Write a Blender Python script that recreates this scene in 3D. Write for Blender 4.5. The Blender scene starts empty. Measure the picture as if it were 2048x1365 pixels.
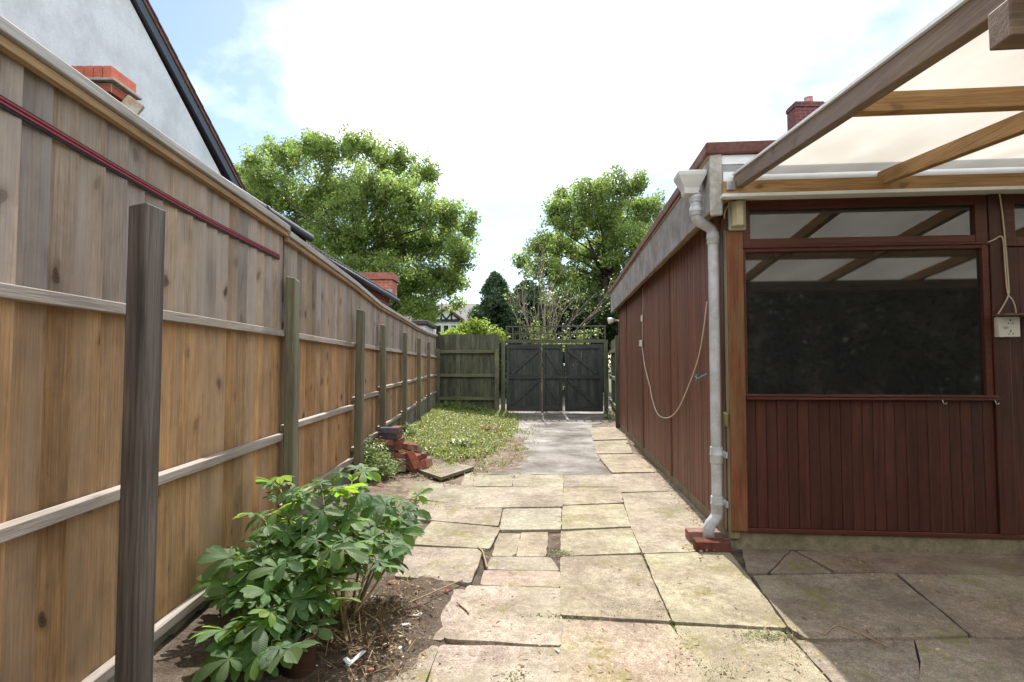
import bpy, bmesh, math, random
import numpy as np
from mathutils import Vector, Matrix, noise as mnoise

# ------------------------------------------------------------------ camera, sky, sun
S = bpy.context.scene
COL = S.collection
R = math.radians
F, H = 1100.0, 1.2                    # focal length in pixels of a 2048 wide picture, eye height
TH = math.atan(47.5 / F)
cam = bpy.data.cameras.new('camera'); camo = bpy.data.objects.new('camera', cam); COL.objects.link(camo)
cam.sensor_width = 36.0; cam.lens = 36.0 * F / 2048; cam.clip_end = 2000; cam.clip_start = 0.05
camo.location = (0, 0, H); camo.rotation_euler = (R(90) + TH, 0, 0)
S.camera = camo
SUN_EL, SUN_AZ = R(47), R(2.0)
sun = bpy.data.lights.new('sun', 'SUN'); suno = bpy.data.objects.new('sun', sun); COL.objects.link(suno)
sun.energy = 4.2; sun.angle = R(0.5); sun.color = (1.0, 0.965, 0.915)
sd = Vector((math.sin(SUN_AZ) * math.cos(SUN_EL), math.cos(SUN_AZ) * math.cos(SUN_EL), math.sin(SUN_EL)))
suno.rotation_euler = sd.to_track_quat('Z', 'Y').to_euler(); suno.location = (0, 20, 30)
S.view_settings.view_transform = 'Standard'; S.view_settings.look = 'None'
S.view_settings.exposure = 1.05; S.view_settings.gamma = 1.0
W = bpy.data.worlds.new('World'); S.world = W; W.use_nodes = True
wt = W.node_tree; wt.nodes.clear()
def wn(t, **k):
    n = wt.nodes.new(t)
    for a, v in k.items(): setattr(n, a, v)
    return n
sky = wn('ShaderNodeTexSky', sky_type='NISHITA', sun_disc=False, sun_elevation=SUN_EL, sun_rotation=SUN_AZ, air_density=1.0, dust_density=0.5, ozone_density=1.0)
tc = wn('ShaderNodeTexCoord'); sep = wn('ShaderNodeSeparateXYZ'); wt.links.new(tc.outputs['Generated'], sep.inputs[0])
ad = wn('ShaderNodeMath', operation='ADD'); ad.inputs[1].default_value = 0.35; wt.links.new(sep.outputs['Z'], ad.inputs[0])
dv = wn('ShaderNodeVectorMath', operation='DIVIDE'); wt.links.new(tc.outputs['Generated'], dv.inputs[0])
cb = wn('ShaderNodeCombineXYZ')
for i in range(3): wt.links.new(ad.outputs[0], cb.inputs[i])
wt.links.new(cb.outputs[0], dv.inputs[1])
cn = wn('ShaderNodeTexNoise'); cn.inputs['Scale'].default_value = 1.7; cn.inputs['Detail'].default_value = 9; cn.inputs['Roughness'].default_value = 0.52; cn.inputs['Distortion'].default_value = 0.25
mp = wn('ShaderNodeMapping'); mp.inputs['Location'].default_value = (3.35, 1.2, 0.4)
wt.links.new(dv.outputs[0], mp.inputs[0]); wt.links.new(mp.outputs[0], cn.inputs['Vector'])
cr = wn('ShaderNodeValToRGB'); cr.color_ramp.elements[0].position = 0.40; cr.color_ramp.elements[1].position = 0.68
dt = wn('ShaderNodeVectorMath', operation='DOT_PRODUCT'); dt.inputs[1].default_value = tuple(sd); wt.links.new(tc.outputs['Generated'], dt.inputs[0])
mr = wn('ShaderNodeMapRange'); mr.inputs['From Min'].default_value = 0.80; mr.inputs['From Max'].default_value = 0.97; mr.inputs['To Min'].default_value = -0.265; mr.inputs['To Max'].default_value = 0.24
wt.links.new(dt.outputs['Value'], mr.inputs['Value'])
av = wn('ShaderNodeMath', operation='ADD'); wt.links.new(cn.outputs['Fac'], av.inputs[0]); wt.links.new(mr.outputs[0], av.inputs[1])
mb_ = wn('ShaderNodeMapRange'); mb_.inputs['From Min'].default_value = 0.72; mb_.inputs['From Max'].default_value = 0.45; mb_.inputs['To Min'].default_value = 0.0; mb_.inputs['To Max'].default_value = 0.42  # extra cloud away from the sun, out of view, added as fill light
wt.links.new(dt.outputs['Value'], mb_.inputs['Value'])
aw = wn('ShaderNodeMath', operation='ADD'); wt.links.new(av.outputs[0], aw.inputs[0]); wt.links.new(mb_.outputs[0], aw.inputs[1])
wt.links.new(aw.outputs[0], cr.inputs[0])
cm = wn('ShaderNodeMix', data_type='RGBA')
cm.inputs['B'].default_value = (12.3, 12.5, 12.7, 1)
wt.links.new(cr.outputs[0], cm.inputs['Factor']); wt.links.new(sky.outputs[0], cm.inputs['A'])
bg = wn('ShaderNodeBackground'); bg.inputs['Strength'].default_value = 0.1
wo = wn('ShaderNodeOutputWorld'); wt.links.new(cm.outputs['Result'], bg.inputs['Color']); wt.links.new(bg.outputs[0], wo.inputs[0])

# ------------------------------------------------------------------ measuring helpers (design-time: picture point -> place)
_c, _s = math.cos(TH), math.sin(TH)
O = Vector((0, 0, H))
def ray(px, py):
    u = (px - 1024) / F; v = (682.5 - py) / F
    return Vector((u, _c - v * _s, _s + v * _c))
def G(px, py, z=0.0):
    d = ray(px, py); return O + d * ((z - H) / d.z)
def P(px, py, Y):
    d = ray(px, py); return O + d * (Y / d.y)
rnd = random.Random(7)
rng = np.random.default_rng(11)
def U(a, b): return rnd.uniform(a, b)

# ------------------------------------------------------------------ mesh builder
class MB:
    def __init__(self): self.v = []; self.f = []; self.t = []; self.o = []; self.uv = []
    def add(self, vs, fs, tint=(1, 1, 1), off=None, uvs=None):
        b = len(self.v); self.v.extend([tuple(p) for p in vs])
        if off is None: off = rnd.random() * 20
        for k, f in enumerate(fs):
            self.f.append([b + i for i in f]); self.t.append(tint); self.o.append(off)
            self.uv.append(uvs[k] if uvs else None)
    def box(self, x0, x1, y0, y1, z0, z1, M=None, tint=(1, 1, 1), off=None):
        vs = [Vector((x, y, z)) for z in (z0, z1) for y in (y0, y1) for x in (x0, x1)]
        if M is not None: vs = [M @ p for p in vs]
        self.add(vs, [(0, 2, 3, 1), (4, 5, 7, 6), (0, 1, 5, 4), (2, 6, 7, 3), (0, 4, 6, 2), (1, 3, 7, 5)], tint, off)
    def prism(self, poly, z0, z1, M=None, tint=(1, 1, 1), off=None):
        n = len(poly)
        vs = [Vector((p[0], p[1], z0)) for p in poly] + [Vector((p[0], p[1], (z1 if len(p) < 3 else p[2]))) for p in poly]
        if M is not None: vs = [M @ p for p in vs]
        fs = [tuple(range(n - 1, -1, -1)), tuple(range(n, 2 * n))] + [(i, (i + 1) % n, n + (i + 1) % n, n + i) for i in range(n)]
        self.add(vs, fs, tint, off)
    def tube(self, pts, rad, seg=8, tint=(1, 1, 1), off=None, cap=True):
        pts = [Vector(p) for p in pts]; n = len(pts)
        if not hasattr(rad, '__len__'): rad = [rad] * n
        rings = []; up = None
        for i, p in enumerate(pts):
            d = (pts[min(i + 1, n - 1)] - pts[max(i - 1, 0)]).normalized()
            if up is None:
                up = Vector((0, 0, 1)) if abs(d.z) < 0.9 else Vector((1, 0, 0))
            a = d.cross(up)
            if a.length < 1e-5: a = d.orthogonal()
            a.normalize(); b = a.cross(d); up = b
            rings.append([p + (a * math.cos(2 * math.pi * k / seg) + b * math.sin(2 * math.pi * k / seg)) * rad[i] for k in range(seg)])
        vs = [q for r in rings for q in r]; fs = []
        for i in range(n - 1):
            for k in range(seg):
                k2 = (k + 1) % seg
                fs.append((i * seg + k, (i + 1) * seg + k, (i + 1) * seg + k2, i * seg + k2))
        if cap: fs += [tuple(range(seg)), tuple((n - 1) * seg + k for k in range(seg - 1, -1, -1))]
        self.add(vs, fs, tint, off)
    def lathe(self, prof, M=None, seg=20, tint=(1, 1, 1)):
        vs = []; fs = []
        for r, z in prof:
            for k in range(seg):
                p = Vector((r * math.cos(2 * math.pi * k / seg), r * math.sin(2 * math.pi * k / seg), z)); vs.append(M @ p if M is not None else p)
        for i in range(len(prof) - 1):
            for k in range(seg):
                k2 = (k + 1) % seg; fs.append((i * seg + k, i * seg + k2, (i + 1) * seg + k2, (i + 1) * seg + k))
        fs += [tuple(range(seg - 1, -1, -1)), tuple((len(prof) - 1) * seg + k for k in range(seg))]
        self.add(vs, fs, tint)
    def build(self, name, mat, parent=None, bevel=0, smooth=False, seg=2, recalc=True):
        me = bpy.data.meshes.new(name); me.from_pydata(self.v, [], self.f); me.update()
        if recalc:
            bm = bmesh.new(); bm.from_mesh(me); bmesh.ops.recalc_face_normals(bm, faces=bm.faces); bm.to_mesh(me); bm.free()
        paint(me, np.array(self.t, dtype=np.float32), np.array(self.o, dtype=np.float32))
        if any(u is not None for u in self.uv):
            l = me.uv_layers.new(name='UVMap'); flat = []
            for f, u in zip(self.f, self.uv):
                for q in (u or [(0, 0)] * len(f)): flat.extend(q)
            l.data.foreach_set('uv', flat)
        me.materials.append(mat)
        if smooth: me.polygons.foreach_set('use_smooth', [True] * len(me.polygons))
        o = bpy.data.objects.new(name, me); COL.objects.link(o)
        if parent: o.parent = parent
        if bevel:
            m = o.modifiers.new('edge', 'BEVEL'); m.width = bevel; m.segments = seg; m.limit_method = 'ANGLE'; m.angle_limit = R(40)
        return o
def paint(me, tint, off):
    n = np.empty(len(me.polygons), dtype=np.int32); me.polygons.foreach_get('loop_total', n)
    a = me.attributes.new('tint', 'FLOAT_COLOR', 'CORNER')
    c = np.ones((len(tint), 4), dtype=np.float32); c[:, :3] = tint
    a.data.foreach_set('color', np.repeat(c, n, axis=0).ravel())
    b = me.attributes.new('off', 'FLOAT', 'CORNER'); b.data.foreach_set('value', np.repeat(off, n))
def quads(name, V, tint, mat, parent=None):
    """V (n,4,3) -> one mesh of leaf-sized faces"""
    n = len(V); me = bpy.data.meshes.new(name)
    me.vertices.add(n * 4); me.vertices.foreach_set('co', V.reshape(-1).astype(np.float32))
    me.loops.add(n * 4); me.loops.foreach_set('vertex_index', np.arange(n * 4, dtype=np.int32))
    me.polygons.add(n); me.polygons.foreach_set('loop_start', np.arange(0, n * 4, 4, dtype=np.int32))
    me.update(calc_edges=True); me.validate()
    paint(me, tint.astype(np.float32), rng.random(n).astype(np.float32))
    me.materials.append(mat)
    o = bpy.data.objects.new(name, me); COL.objects.link(o)
    if parent: o.parent = parent
    return o
def tag(o, label=None, cat=None, group=None, kind=None):
    if label: o['label'] = label
    if cat: o['category'] = cat
    if group: o['group'] = group
    if kind: o['kind'] = kind
    return o
def thing(name, label, cat, loc=(0, 0, 0), rotz=0.0, group=None):
    o = bpy.data.objects.new(name, None); COL.objects.link(o); o.empty_display_size = 0.2
    o.location = loc; o.rotation_euler = (0, 0, rotz)
    return tag(o, label, cat, group)
def struct(o): o['kind'] = 'structure'; return o

# ------------------------------------------------------------------ materials
class NM:
    def __init__(self, name, rough=0.6, spec=0.3):
        self.m = bpy.data.materials.new(name); self.m.use_nodes = True; self.t = self.m.node_tree
        self.b = self.t.nodes['Principled BSDF']; self.out = self.t.nodes['Material Output']
        self.b.inputs['Roughness'].default_value = rough; self.b.inputs['Specular IOR Level'].default_value = spec
        self.co = self.n('ShaderNodeTexCoord').outputs['Object']
    def n(self, t, **k):
        x = self.t.nodes.new(t)
        for a, v in k.items(): setattr(x, a, v)
        return x
    def l(self, a, b): self.t.links.new(a, b)
    def setv(self, sock, v):
        if hasattr(v, 'is_linked'): self.l(v, sock)
        elif isinstance(v, (tuple, list)) and len(v) == 3 and sock.type == 'RGBA': sock.default_value = (*v, 1)
        else: sock.default_value = v
    def map(self, vec=None, scale=(1, 1, 1), loc=(0, 0, 0), rot=(0, 0, 0)):
        m = self.n('ShaderNodeMapping'); self.l(vec or self.co, m.inputs[0])
        m.inputs['Scale'].default_value = scale; m.inputs['Rotation'].default_value = rot; self.setv(m.inputs['Location'], loc); return m.outputs[0]
    def noise(self, vec=None, scale=5, detail=4, rough=0.55, dist=0.0):
        x = self.n('ShaderNodeTexNoise'); self.l(vec or self.co, x.inputs['Vector'])
        x.inputs['Scale'].default_value = scale; x.inputs['Detail'].default_value = detail; x.inputs['Roughness'].default_value = rough; x.inputs['Distortion'].default_value = dist
        return x.outputs['Fac']
    def voro(self, vec=None, scale=5, out='Distance', feat='F1', rnd_=1.0):
        x = self.n('ShaderNodeTexVoronoi', feature=feat); self.l(vec or self.co, x.inputs['Vector']); x.inputs['Scale'].default_value = scale; x.inputs['Randomness'].default_value = rnd_
        return x.outputs[out]
    def ramp(self, fac, stops, interp='LINEAR'):
        x = self.n('ShaderNodeValToRGB'); self.l(fac, x.inputs[0]); e = x.color_ramp.elements; x.color_ramp.interpolation = interp
        while len(e) < len(stops): e.new(0.5)
        for q, (p, c) in zip(e, stops):
            q.position = p; q.color = (c, c, c, 1) if isinstance(c, (int, float)) else (*c, 1)
        return x.outputs[0]
    def mix(self, fac, a, b, mode='MIX'):
        x = self.n('ShaderNodeMix', data_type='RGBA', blend_type=mode); self.setv(x.inputs['Factor'], fac)
        self.setv(x.inputs[6], a); self.setv(x.inputs[7], b); return x.outputs[2]
    def math(self, op, a, b=0.0):
        x = self.n('ShaderNodeMath', operation=op); self.setv(x.inputs[0], a); self.setv(x.inputs[1], b); return x.outputs[0]
    def attr(self, name, out='Color'):
        x = self.n('ShaderNodeAttribute'); x.attribute_name = name; return x.outputs[out]
    def color(self, c): self.setv(self.b.inputs['Base Color'], c); return self
    def bump(self, h, strength=0.3, dist=0.01):
        x = self.n('ShaderNodeBump'); x.inputs['Strength'].default_value = strength; x.inputs['Distance'].default_value = dist
        self.l(h, x.inputs['Height']); self.l(x.outputs[0], self.b.inputs['Normal']); return self
    def rough(self, r): self.setv(self.b.inputs['Roughness'], r); return self
    def tinted(self, c): return self.mix(1.0, c, self.attr('tint'), 'MULTIPLY')
    def offs(self):
        """object coordinates moved by the per-board random number, so grain does not run on from board to board"""
        cmb = self.n('ShaderNodeCombineXYZ'); a = self.attr('off', 'Fac')
        for i in range(3): self.l(a, cmb.inputs[i])
        v = self.n('ShaderNodeVectorMath', operation='ADD'); self.l(self.co, v.inputs[0]); self.l(cmb.outputs[0], v.inputs[1]); return v.outputs[0]

def wood(name, light, dark, axis='z', knots=0.0, algae=None, algae_amt=0.0, grey=None, grey_amt=0.0, rough=0.75, bump=0.35, scale=1.0, spec=0.25, contrast=1.0, blotch=0.5):
    m = NM(name, rough, spec); v = m.offs()
    k = 0.05
    sc = {'z': (1, 1, k), 'y': (1, k, 1), 'x': (k, 1, 1)}[axis]
    g = m.map(v, sc)
    n1 = m.noise(g, 34 * scale, 5, 0.6, 0.8); n2 = m.noise(g, 150 * scale, 3, 0.6)
    n3 = m.noise(v, 2.2, 3, 0.6)
    mid = tuple((a + b) / 2 for a, b in zip(light, dark))
    sp0 = m.n('ShaderNodeSeparateXYZ'); m.l(v, sp0.inputs[0]); la0 = {'z': 2, 'y': 1, 'x': 0}[axis]; ot0 = [q for q in range(3) if q != la0]
    wx = m.n('ShaderNodeCombineXYZ'); m.l(m.math('ADD', sp0.outputs[ot0[0]], sp0.outputs[ot0[1]]), wx.inputs[0]); m.l(m.math('MULTIPLY', sp0.outputs[la0], 0.07), wx.inputs[1])
    wv = m.n('ShaderNodeTexWave', wave_type='BANDS', bands_direction='X', wave_profile='SAW'); m.l(wx.outputs[0], wv.inputs['Vector'])
    wv.inputs['Scale'].default_value = 22 * scale; wv.inputs['Distortion'].default_value = 7.0; wv.inputs['Detail'].default_value = 3.0; wv.inputs['Detail Scale'].default_value = 1.6; wv.inputs['Detail Roughness'].default_value = 0.6
    ring_line = m.ramp(wv.outputs['Fac'], [(0.0, 1.08), (0.72, 1.0), (0.95, 0.62), (1.0, 0.75)])
    c = m.ramp(n1, [(0.5 - 0.22 / contrast, dark), (0.5, mid), (0.5 + 0.2 / contrast, light)])
    c = m.mix(0.6, c, ring_line, 'MULTIPLY')
    c = m.mix(0.45, c, m.ramp(n2, [(0.3, 0.55), (0.7, 1.25)]), 'MULTIPLY')
    c = m.mix(blotch, c, m.ramp(n3, [(0.3, 0.6), (0.7, 1.3)]), 'MULTIPLY')
    if blotch > 0.6: c = m.mix(0.5, c, m.ramp(m.noise(m.map(v, (1, 1, 0.5)), 9, 6, 0.7, 0.6), [(0.32, 0.5), (0.6, 1.15)]), 'MULTIPLY')
    if grey:
        c = m.mix(m.math('MULTIPLY', m.ramp(m.noise(g, 9, 5, 0.65), [(0.38, 0.0), (0.62, 1.0)]), grey_amt), c, grey)
    if knots:
        sp = m.n('ShaderNodeSeparateXYZ'); m.l(v, sp.inputs[0]); kx = m.n('ShaderNodeCombineXYZ')
        la = {'z': 2, 'y': 1, 'x': 0}[axis]; oth = [q for q in range(3) if q != la]
        wob = m.math('MULTIPLY', m.noise(v, 7, 2), 0.12)
        m.l(m.math('ADD', m.math('ADD', sp.outputs[oth[0]], sp.outputs[oth[1]]), wob), kx.inputs[0]); m.l(m.math('MULTIPLY', sp.outputs[la], 0.62), kx.inputs[1])
        vt = m.n('ShaderNodeTexVoronoi', voronoi_dimensions='2D'); m.l(kx.outputs[0], vt.inputs['Vector']); vt.inputs['Scale'].default_value = 4.6; vs_ = m.n('ShaderNodeSeparateColor'); m.l(vt.outputs['Color'], vs_.inputs[0]); keep = m.ramp(vs_.outputs[0], [(0.40, 0.0), (0.5, 0.5), (0.9, 1.0)])
        d = vt.outputs['Distance']; kn = m.math('MULTIPLY', keep, m.ramp(d, [(0.025, 1.0), (0.06, 0.9), (0.09, 0.35), (0.18, 0.0)]))
        ring = m.ramp(m.math('SINE', m.math('MULTIPLY', d, 190.0)), [(0.0, 0.55), (1.0, 1.0)])
        kc = m.mix(1.0, (0.115, 0.07, 0.045), ring, 'MULTIPLY')
        c = m.mix(m.math('MULTIPLY', kn, knots), c, kc)
    if algae:
        c = m.mix(m.math('MULTIPLY', m.ramp(m.noise(m.map(v, tuple(0.3 if q == k else 1 for q in sc)), 5, 5, 0.65), [(0.4, 0.0), (0.66, 1.0)]), algae_amt), c, algae)
    m.color(m.tinted(c)); m.bump(m.mix(0.5, n1, n2), bump, 0.004)
    return m.m

M = {}
M['board'] = wood('fence_board', (0.38, 0.295, 0.215), (0.25, 0.185, 0.13), 'z', knots=1.0, grey=(0.325, 0.285, 0.25), grey_amt=0.7, contrast=0.9, blotch=0.8)
M['board_low'] = wood('fence_board_low', (0.475, 0.28, 0.13), (0.30, 0.168, 0.072), 'z', knots=1.0, grey=(0.36, 0.265, 0.18), grey_amt=0.5, contrast=0.9, blotch=0.75)
M['rail'] = wood('fence_rail', (0.38, 0.32, 0.255), (0.20, 0.15, 0.11), 'y', knots=0.6, grey=(0.35, 0.32, 0.29), grey_amt=0.75, contrast=1.5, bump=0.6)
M['cap_rail'] = wood('fence_cap', (0.36, 0.335, 0.30), (0.20, 0.18, 0.155), 'y', knots=0.5, grey=(0.37, 0.365, 0.355), grey_amt=0.95, contrast=1.3)
M['cap_under'] = wood('fence_cap_batten', (0.42, 0.28, 0.15), (0.28, 0.165, 0.08), 'y')
M['post'] = wood('old_post', (0.20, 0.18, 0.13), (0.085, 0.074, 0.05), 'z', algae=(0.16, 0.17, 0.085), algae_amt=0.8, bump=0.5)
M['post_dark'] = wood('dark_post', (0.125, 0.102, 0.084), (0.036, 0.029, 0.023), 'z', knots=0.35, bump=0.6, scale=0.8, contrast=1.2)
M['green_wood'] = wood('algae_wood', (0.10, 0.098, 0.066), (0.03, 0.033, 0.024), 'z', algae=(0.15, 0.16, 0.095), algae_amt=0.7, bump=0.4)
M['green_rail'] = wood('algae_rail', (0.17, 0.165, 0.115), (0.065, 0.066, 0.042), 'x', algae=(0.13, 0.155, 0.05), algae_amt=0.6)
M['gate'] = wood('gate_paint', (0.056, 0.061, 0.058), (0.02, 0.023, 0.022), 'z', algae=(0.085, 0.095, 0.065), algae_amt=0.5, rough=0.6, bump=0.3)
M['gate_x'] = wood('gate_paint_rail', (0.064, 0.066, 0.062), (0.026, 0.028, 0.027), 'x', rough=0.6, bump=0.3)
M['trellis'] = wood('trellis_wood', (0.12, 0.115, 0.085), (0.05, 0.05, 0.036), 'x', rough=0.8)
M['cedar'] = wood('side_cladding', (0.235, 0.096, 0.058), (0.12, 0.046, 0.028), 'z', rough=0.55, bump=0.3, spec=0.3, grey=(0.215, 0.12, 0.08), grey_amt=0.5)
M['cedar_red'] = wood('front_cladding', (0.098, 0.031, 0.0195), (0.050, 0.016, 0.011), 'z', rough=0.42, bump=0.2, spec=0.4)
M['cedar_red_x'] = wood('front_frame', (0.128, 0.038, 0.021), (0.068, 0.019, 0.011), 'x', rough=0.4, bump=0.2, spec=0.4)
M['cedar_post'] = wood('corner_post_wood', (0.25, 0.095, 0.048), (0.12, 0.042, 0.022), 'z', rough=0.5, bump=0.25, algae=(0.23, 0.19, 0.085), algae_amt=0.45)
M['bleached'] = wood('bleached_wood', (0.36, 0.29, 0.16), (0.20, 0.155, 0.08), 'z', rough=0.7, algae=(0.22, 0.22, 0.09), algae_amt=0.5)
M['pine_x'] = wood('canopy_timber_x', (0.50, 0.31, 0.14), (0.30, 0.165, 0.065), 'x', knots=0.8, rough=0.6, bump=0.2)
M['pine_y'] = wood('canopy_timber_y', (0.30, 0.205, 0.135), (0.155, 0.10, 0.065), 'y', knots=0.5, rough=0.65, bump=0.25, grey=(0.22, 0.18, 0.155), grey_amt=0.7)
M['pine_y2'] = wood('canopy_timber_warm', (0.52, 0.325, 0.15), (0.32, 0.18, 0.07), 'y', knots=0.7, rough=0.6, bump=0.2)
M['beam_end'] = wood('weathered_beam', (0.25, 0.175, 0.12), (0.12, 0.08, 0.055), 'x', knots=0.3, rough=0.7)
M['soffit'] = wood('soffit_wood', (0.36, 0.26, 0.15), (0.17, 0.11, 0.06), 'y', rough=0.8, bump=0.6)

def simple(name, c, rough=0.5, spec=0.4, var=0.25, scale=14, bump=0.1, metal=0.0, dirt=None, dirt_amt=0.0, dirt_scale=4):
    m = NM(name, rough, spec); m.b.inputs['Metallic'].default_value = metal
    n = m.noise(None, scale, 5, 0.6)
    col = m.mix(1.0, c, m.ramp(n, [(0.25, 1 - var), (0.75, 1 + var)]), 'MULTIPLY')
    if dirt: col = m.mix(m.math('MULTIPLY', m.ramp(m.noise(None, dirt_scale, 6, 0.7), [(0.42, 0.0), (0.66, 1.0)]), dirt_amt), col, dirt)
    m.color(m.tinted(col))
    if bump: m.bump(m.noise(None, scale * 4, 4), bump, 0.004)
    return m.m
M['upvc'] = simple('grey_plastic', (0.52, 0.53, 0.56), 0.38, 0.5, 0.1, 6, 0.02, dirt=(0.30, 0.29, 0.25), dirt_amt=0.7, dirt_scale=7)
M['hopper'] = simple('pale_plastic', (0.60, 0.60, 0.57), 0.4, 0.5, 0.1, 6, 0.02, dirt=(0.40, 0.40, 0.34), dirt_amt=0.4)
M['white_pl'] = simple('white_plastic', (0.72, 0.71, 0.66), 0.4, 0.5, 0.06, 6, 0.0)
M['cream_pl'] = simple('aged_plastic', (0.50, 0.45, 0.29), 0.3, 0.5, 0.15, 12, 0.02)
M['lamp_base'] = simple('lamp_base', (0.42, 0.41, 0.35), 0.45, 0.4, 0.15, 12, 0.02)
M['white_board'] = simple('white_board', (0.74, 0.75, 0.74), 0.5, 0.4, 0.08, 8, 0.03)
M['grey_board'] = simple('grey_board', (0.28, 0.28, 0.27), 0.6, 0.3, 0.15, 8, 0.05)
M['cable'] = simple('cable', (0.60, 0.52, 0.40), 0.5, 0.4, 0.1, 10, 0)
M['dark'] = simple('black_plastic', (0.02, 0.022, 0.026), 0.4, 0.4, 0.2, 8, 0.02)
M['felt'] = simple('felt_trim', (0.135, 0.062, 0.052), 0.9, 0.1, 0.3, 30, 0.5, dirt=(0.22, 0.15, 0.12), dirt_amt=0.4)
M['fascia'] = simple('fascia_board', (0.31, 0.295, 0.27), 0.85, 0.12, 0.25, 9, 0.3, dirt=(0.165, 0.14, 0.115), dirt_amt=0.7, dirt_scale=5)
M['cement'] = simple('rough_cement', (0.40, 0.38, 0.34), 0.95, 0.1, 0.3, 26, 0.8, dirt=(0.22, 0.20, 0.17), dirt_amt=0.5)
M['plinth'] = simple('plinth_concrete', (0.27, 0.225, 0.15), 0.95, 0.1, 0.35, 22, 0.8, dirt=(0.14, 0.125, 0.07), dirt_amt=0.7)
M['gravel_board'] = simple('rock_concrete', (0.25, 0.235, 0.20), 0.95, 0.1, 0.3, 16, 0.9, dirt=(0.12, 0.125, 0.075), dirt_amt=0.8)
M['strap_black'] = simple('strap_black', (0.022, 0.020, 0.022), 0.7, 0.2, 0.2, 40, 0.1)
M['strap_red'] = simple('strap_red', (0.33, 0.045, 0.055), 0.7, 0.3, 0.15, 40, 0.1)
M['rust'] = simple('rusty_tin', (0.075, 0.038, 0.024), 0.8, 0.2, 0.45, 12, 0.4, dirt=(0.05, 0.03, 0.02), dirt_amt=0.7)
M['steel'] = simple('steel', (0.45, 0.45, 0.44), 0.35, 0.5, 0.1, 20, 0.02, metal=0.9)
M['iron'] = simple('old_iron', (0.09, 0.075, 0.065), 0.7, 0.3, 0.3, 20, 0.2)
M['blue_cord'] = simple('blue_cord', (0.12, 0.38, 0.55), 0.6, 0.2, 0.1, 20, 0)
M['render'] = simple('white_render', (0.66, 0.71, 0.73), 0.9, 0.1, 0.10, 40, 0.9, dirt=(0.44, 0.47, 0.47), dirt_amt=0.75, dirt_scale=1.6)
M['barge'] = simple('bargeboard', (0.028, 0.036, 0.05), 0.45, 0.4, 0.15, 6, 0.02)
M['gutter'] = simple('black_gutter', (0.018, 0.022, 0.028), 0.55, 0.3, 0.15, 6, 0.0)
M['shard'] = simple('pale_shard', (0.58, 0.61, 0.64), 0.35, 0.5, 0.12, 20, 0.05)
M['brick_chip'] = simple('brick_chip', (0.26, 0.11, 0.08), 0.9, 0.1, 0.3, 50, 0.4)
M['stone'] = simple('stone_chip', (0.33, 0.23, 0.18), 0.85, 0.2, 0.3, 30, 0.4)
M['twig'] = simple('dry_twig', (0.28, 0.19, 0.11), 0.8, 0.2, 0.3, 30, 0.2)
M['stem'] = simple('green_stem', (0.17, 0.14, 0.06), 0.6, 0.3, 0.3, 30, 0.1)
M['bark'] = simple('tree_bark', (0.05, 0.042, 0.033), 0.95, 0.1, 0.4, 6, 0.6)
M['bare'] = simple('bare_branches', (0.30, 0.25, 0.20), 0.9, 0.1, 0.3, 8, 0.2)
M['lead'] = simple('lead_flashing', (0.30, 0.34, 0.38), 0.6, 0.3, 0.15, 6, 0.05)
M['brick_one'] = simple('loose_brick', (0.25, 0.095, 0.062), 0.95, 0.05, 0.4, 22, 0.6, dirt=(0.25, 0.20, 0.17), dirt_amt=0.6, dirt_scale=9)

def brickwork(name, c1, c2, mortar, w=0.225, h=0.075, rough=0.9):
    m = NM(name, rough, 0.15)
    geo = m.n('ShaderNodeNewGeometry'); sp = m.n('ShaderNodeSeparateXYZ'); m.l(m.co, sp.inputs[0])
    cx = m.n('ShaderNodeCombineXYZ'); m.l(m.math('ADD', sp.outputs[0], sp.outputs[1]), cx.inputs[0]); m.l(sp.outputs[2], cx.inputs[1])
    b = m.n('ShaderNodeTexBrick'); m.l(cx.outputs[0], b.inputs['Vector'])
    b.inputs['Scale'].default_value = 1.0; b.inputs['Brick Width'].default_value = w; b.inputs['Row Height'].default_value = h; b.inputs['Mortar Size'].default_value = 0.006
    b.inputs['Color1'].default_value = (*c1, 1); b.inputs['Color2'].default_value = (*c2, 1); b.inputs['Mortar'].default_value = (*mortar, 1); b.inputs['Bias'].default_value = 0.0
    c = m.mix(0.6, b.outputs['Color'], m.ramp(m.noise(None, 12, 5, 0.6), [(0.3, 0.6), (0.7, 1.35)]), 'MULTIPLY')
    m.color(c); m.bump(m.math('SUBTRACT', 1.0, b.outputs['Fac']), 0.5, 0.006); return m.m
M['brick_red'] = brickwork('red_brickwork', (0.44, 0.135, 0.085), (0.34, 0.10, 0.07), (0.42, 0.34, 0.27))
M['brick_dark'] = brickwork('dark_brickwork', (0.15, 0.05, 0.048), (0.09, 0.036, 0.042), (0.18, 0.13, 0.12))
M['brick_soft'] = brickwork('old_brickwork', (0.33, 0.12, 0.085), (0.24, 0.09, 0.07), (0.25, 0.18, 0.15))
M['brick_new'] = simple('new_brick_cap', (0.50, 0.15, 0.10), 0.85, 0.15, 0.2, 14, 0.3)

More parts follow.
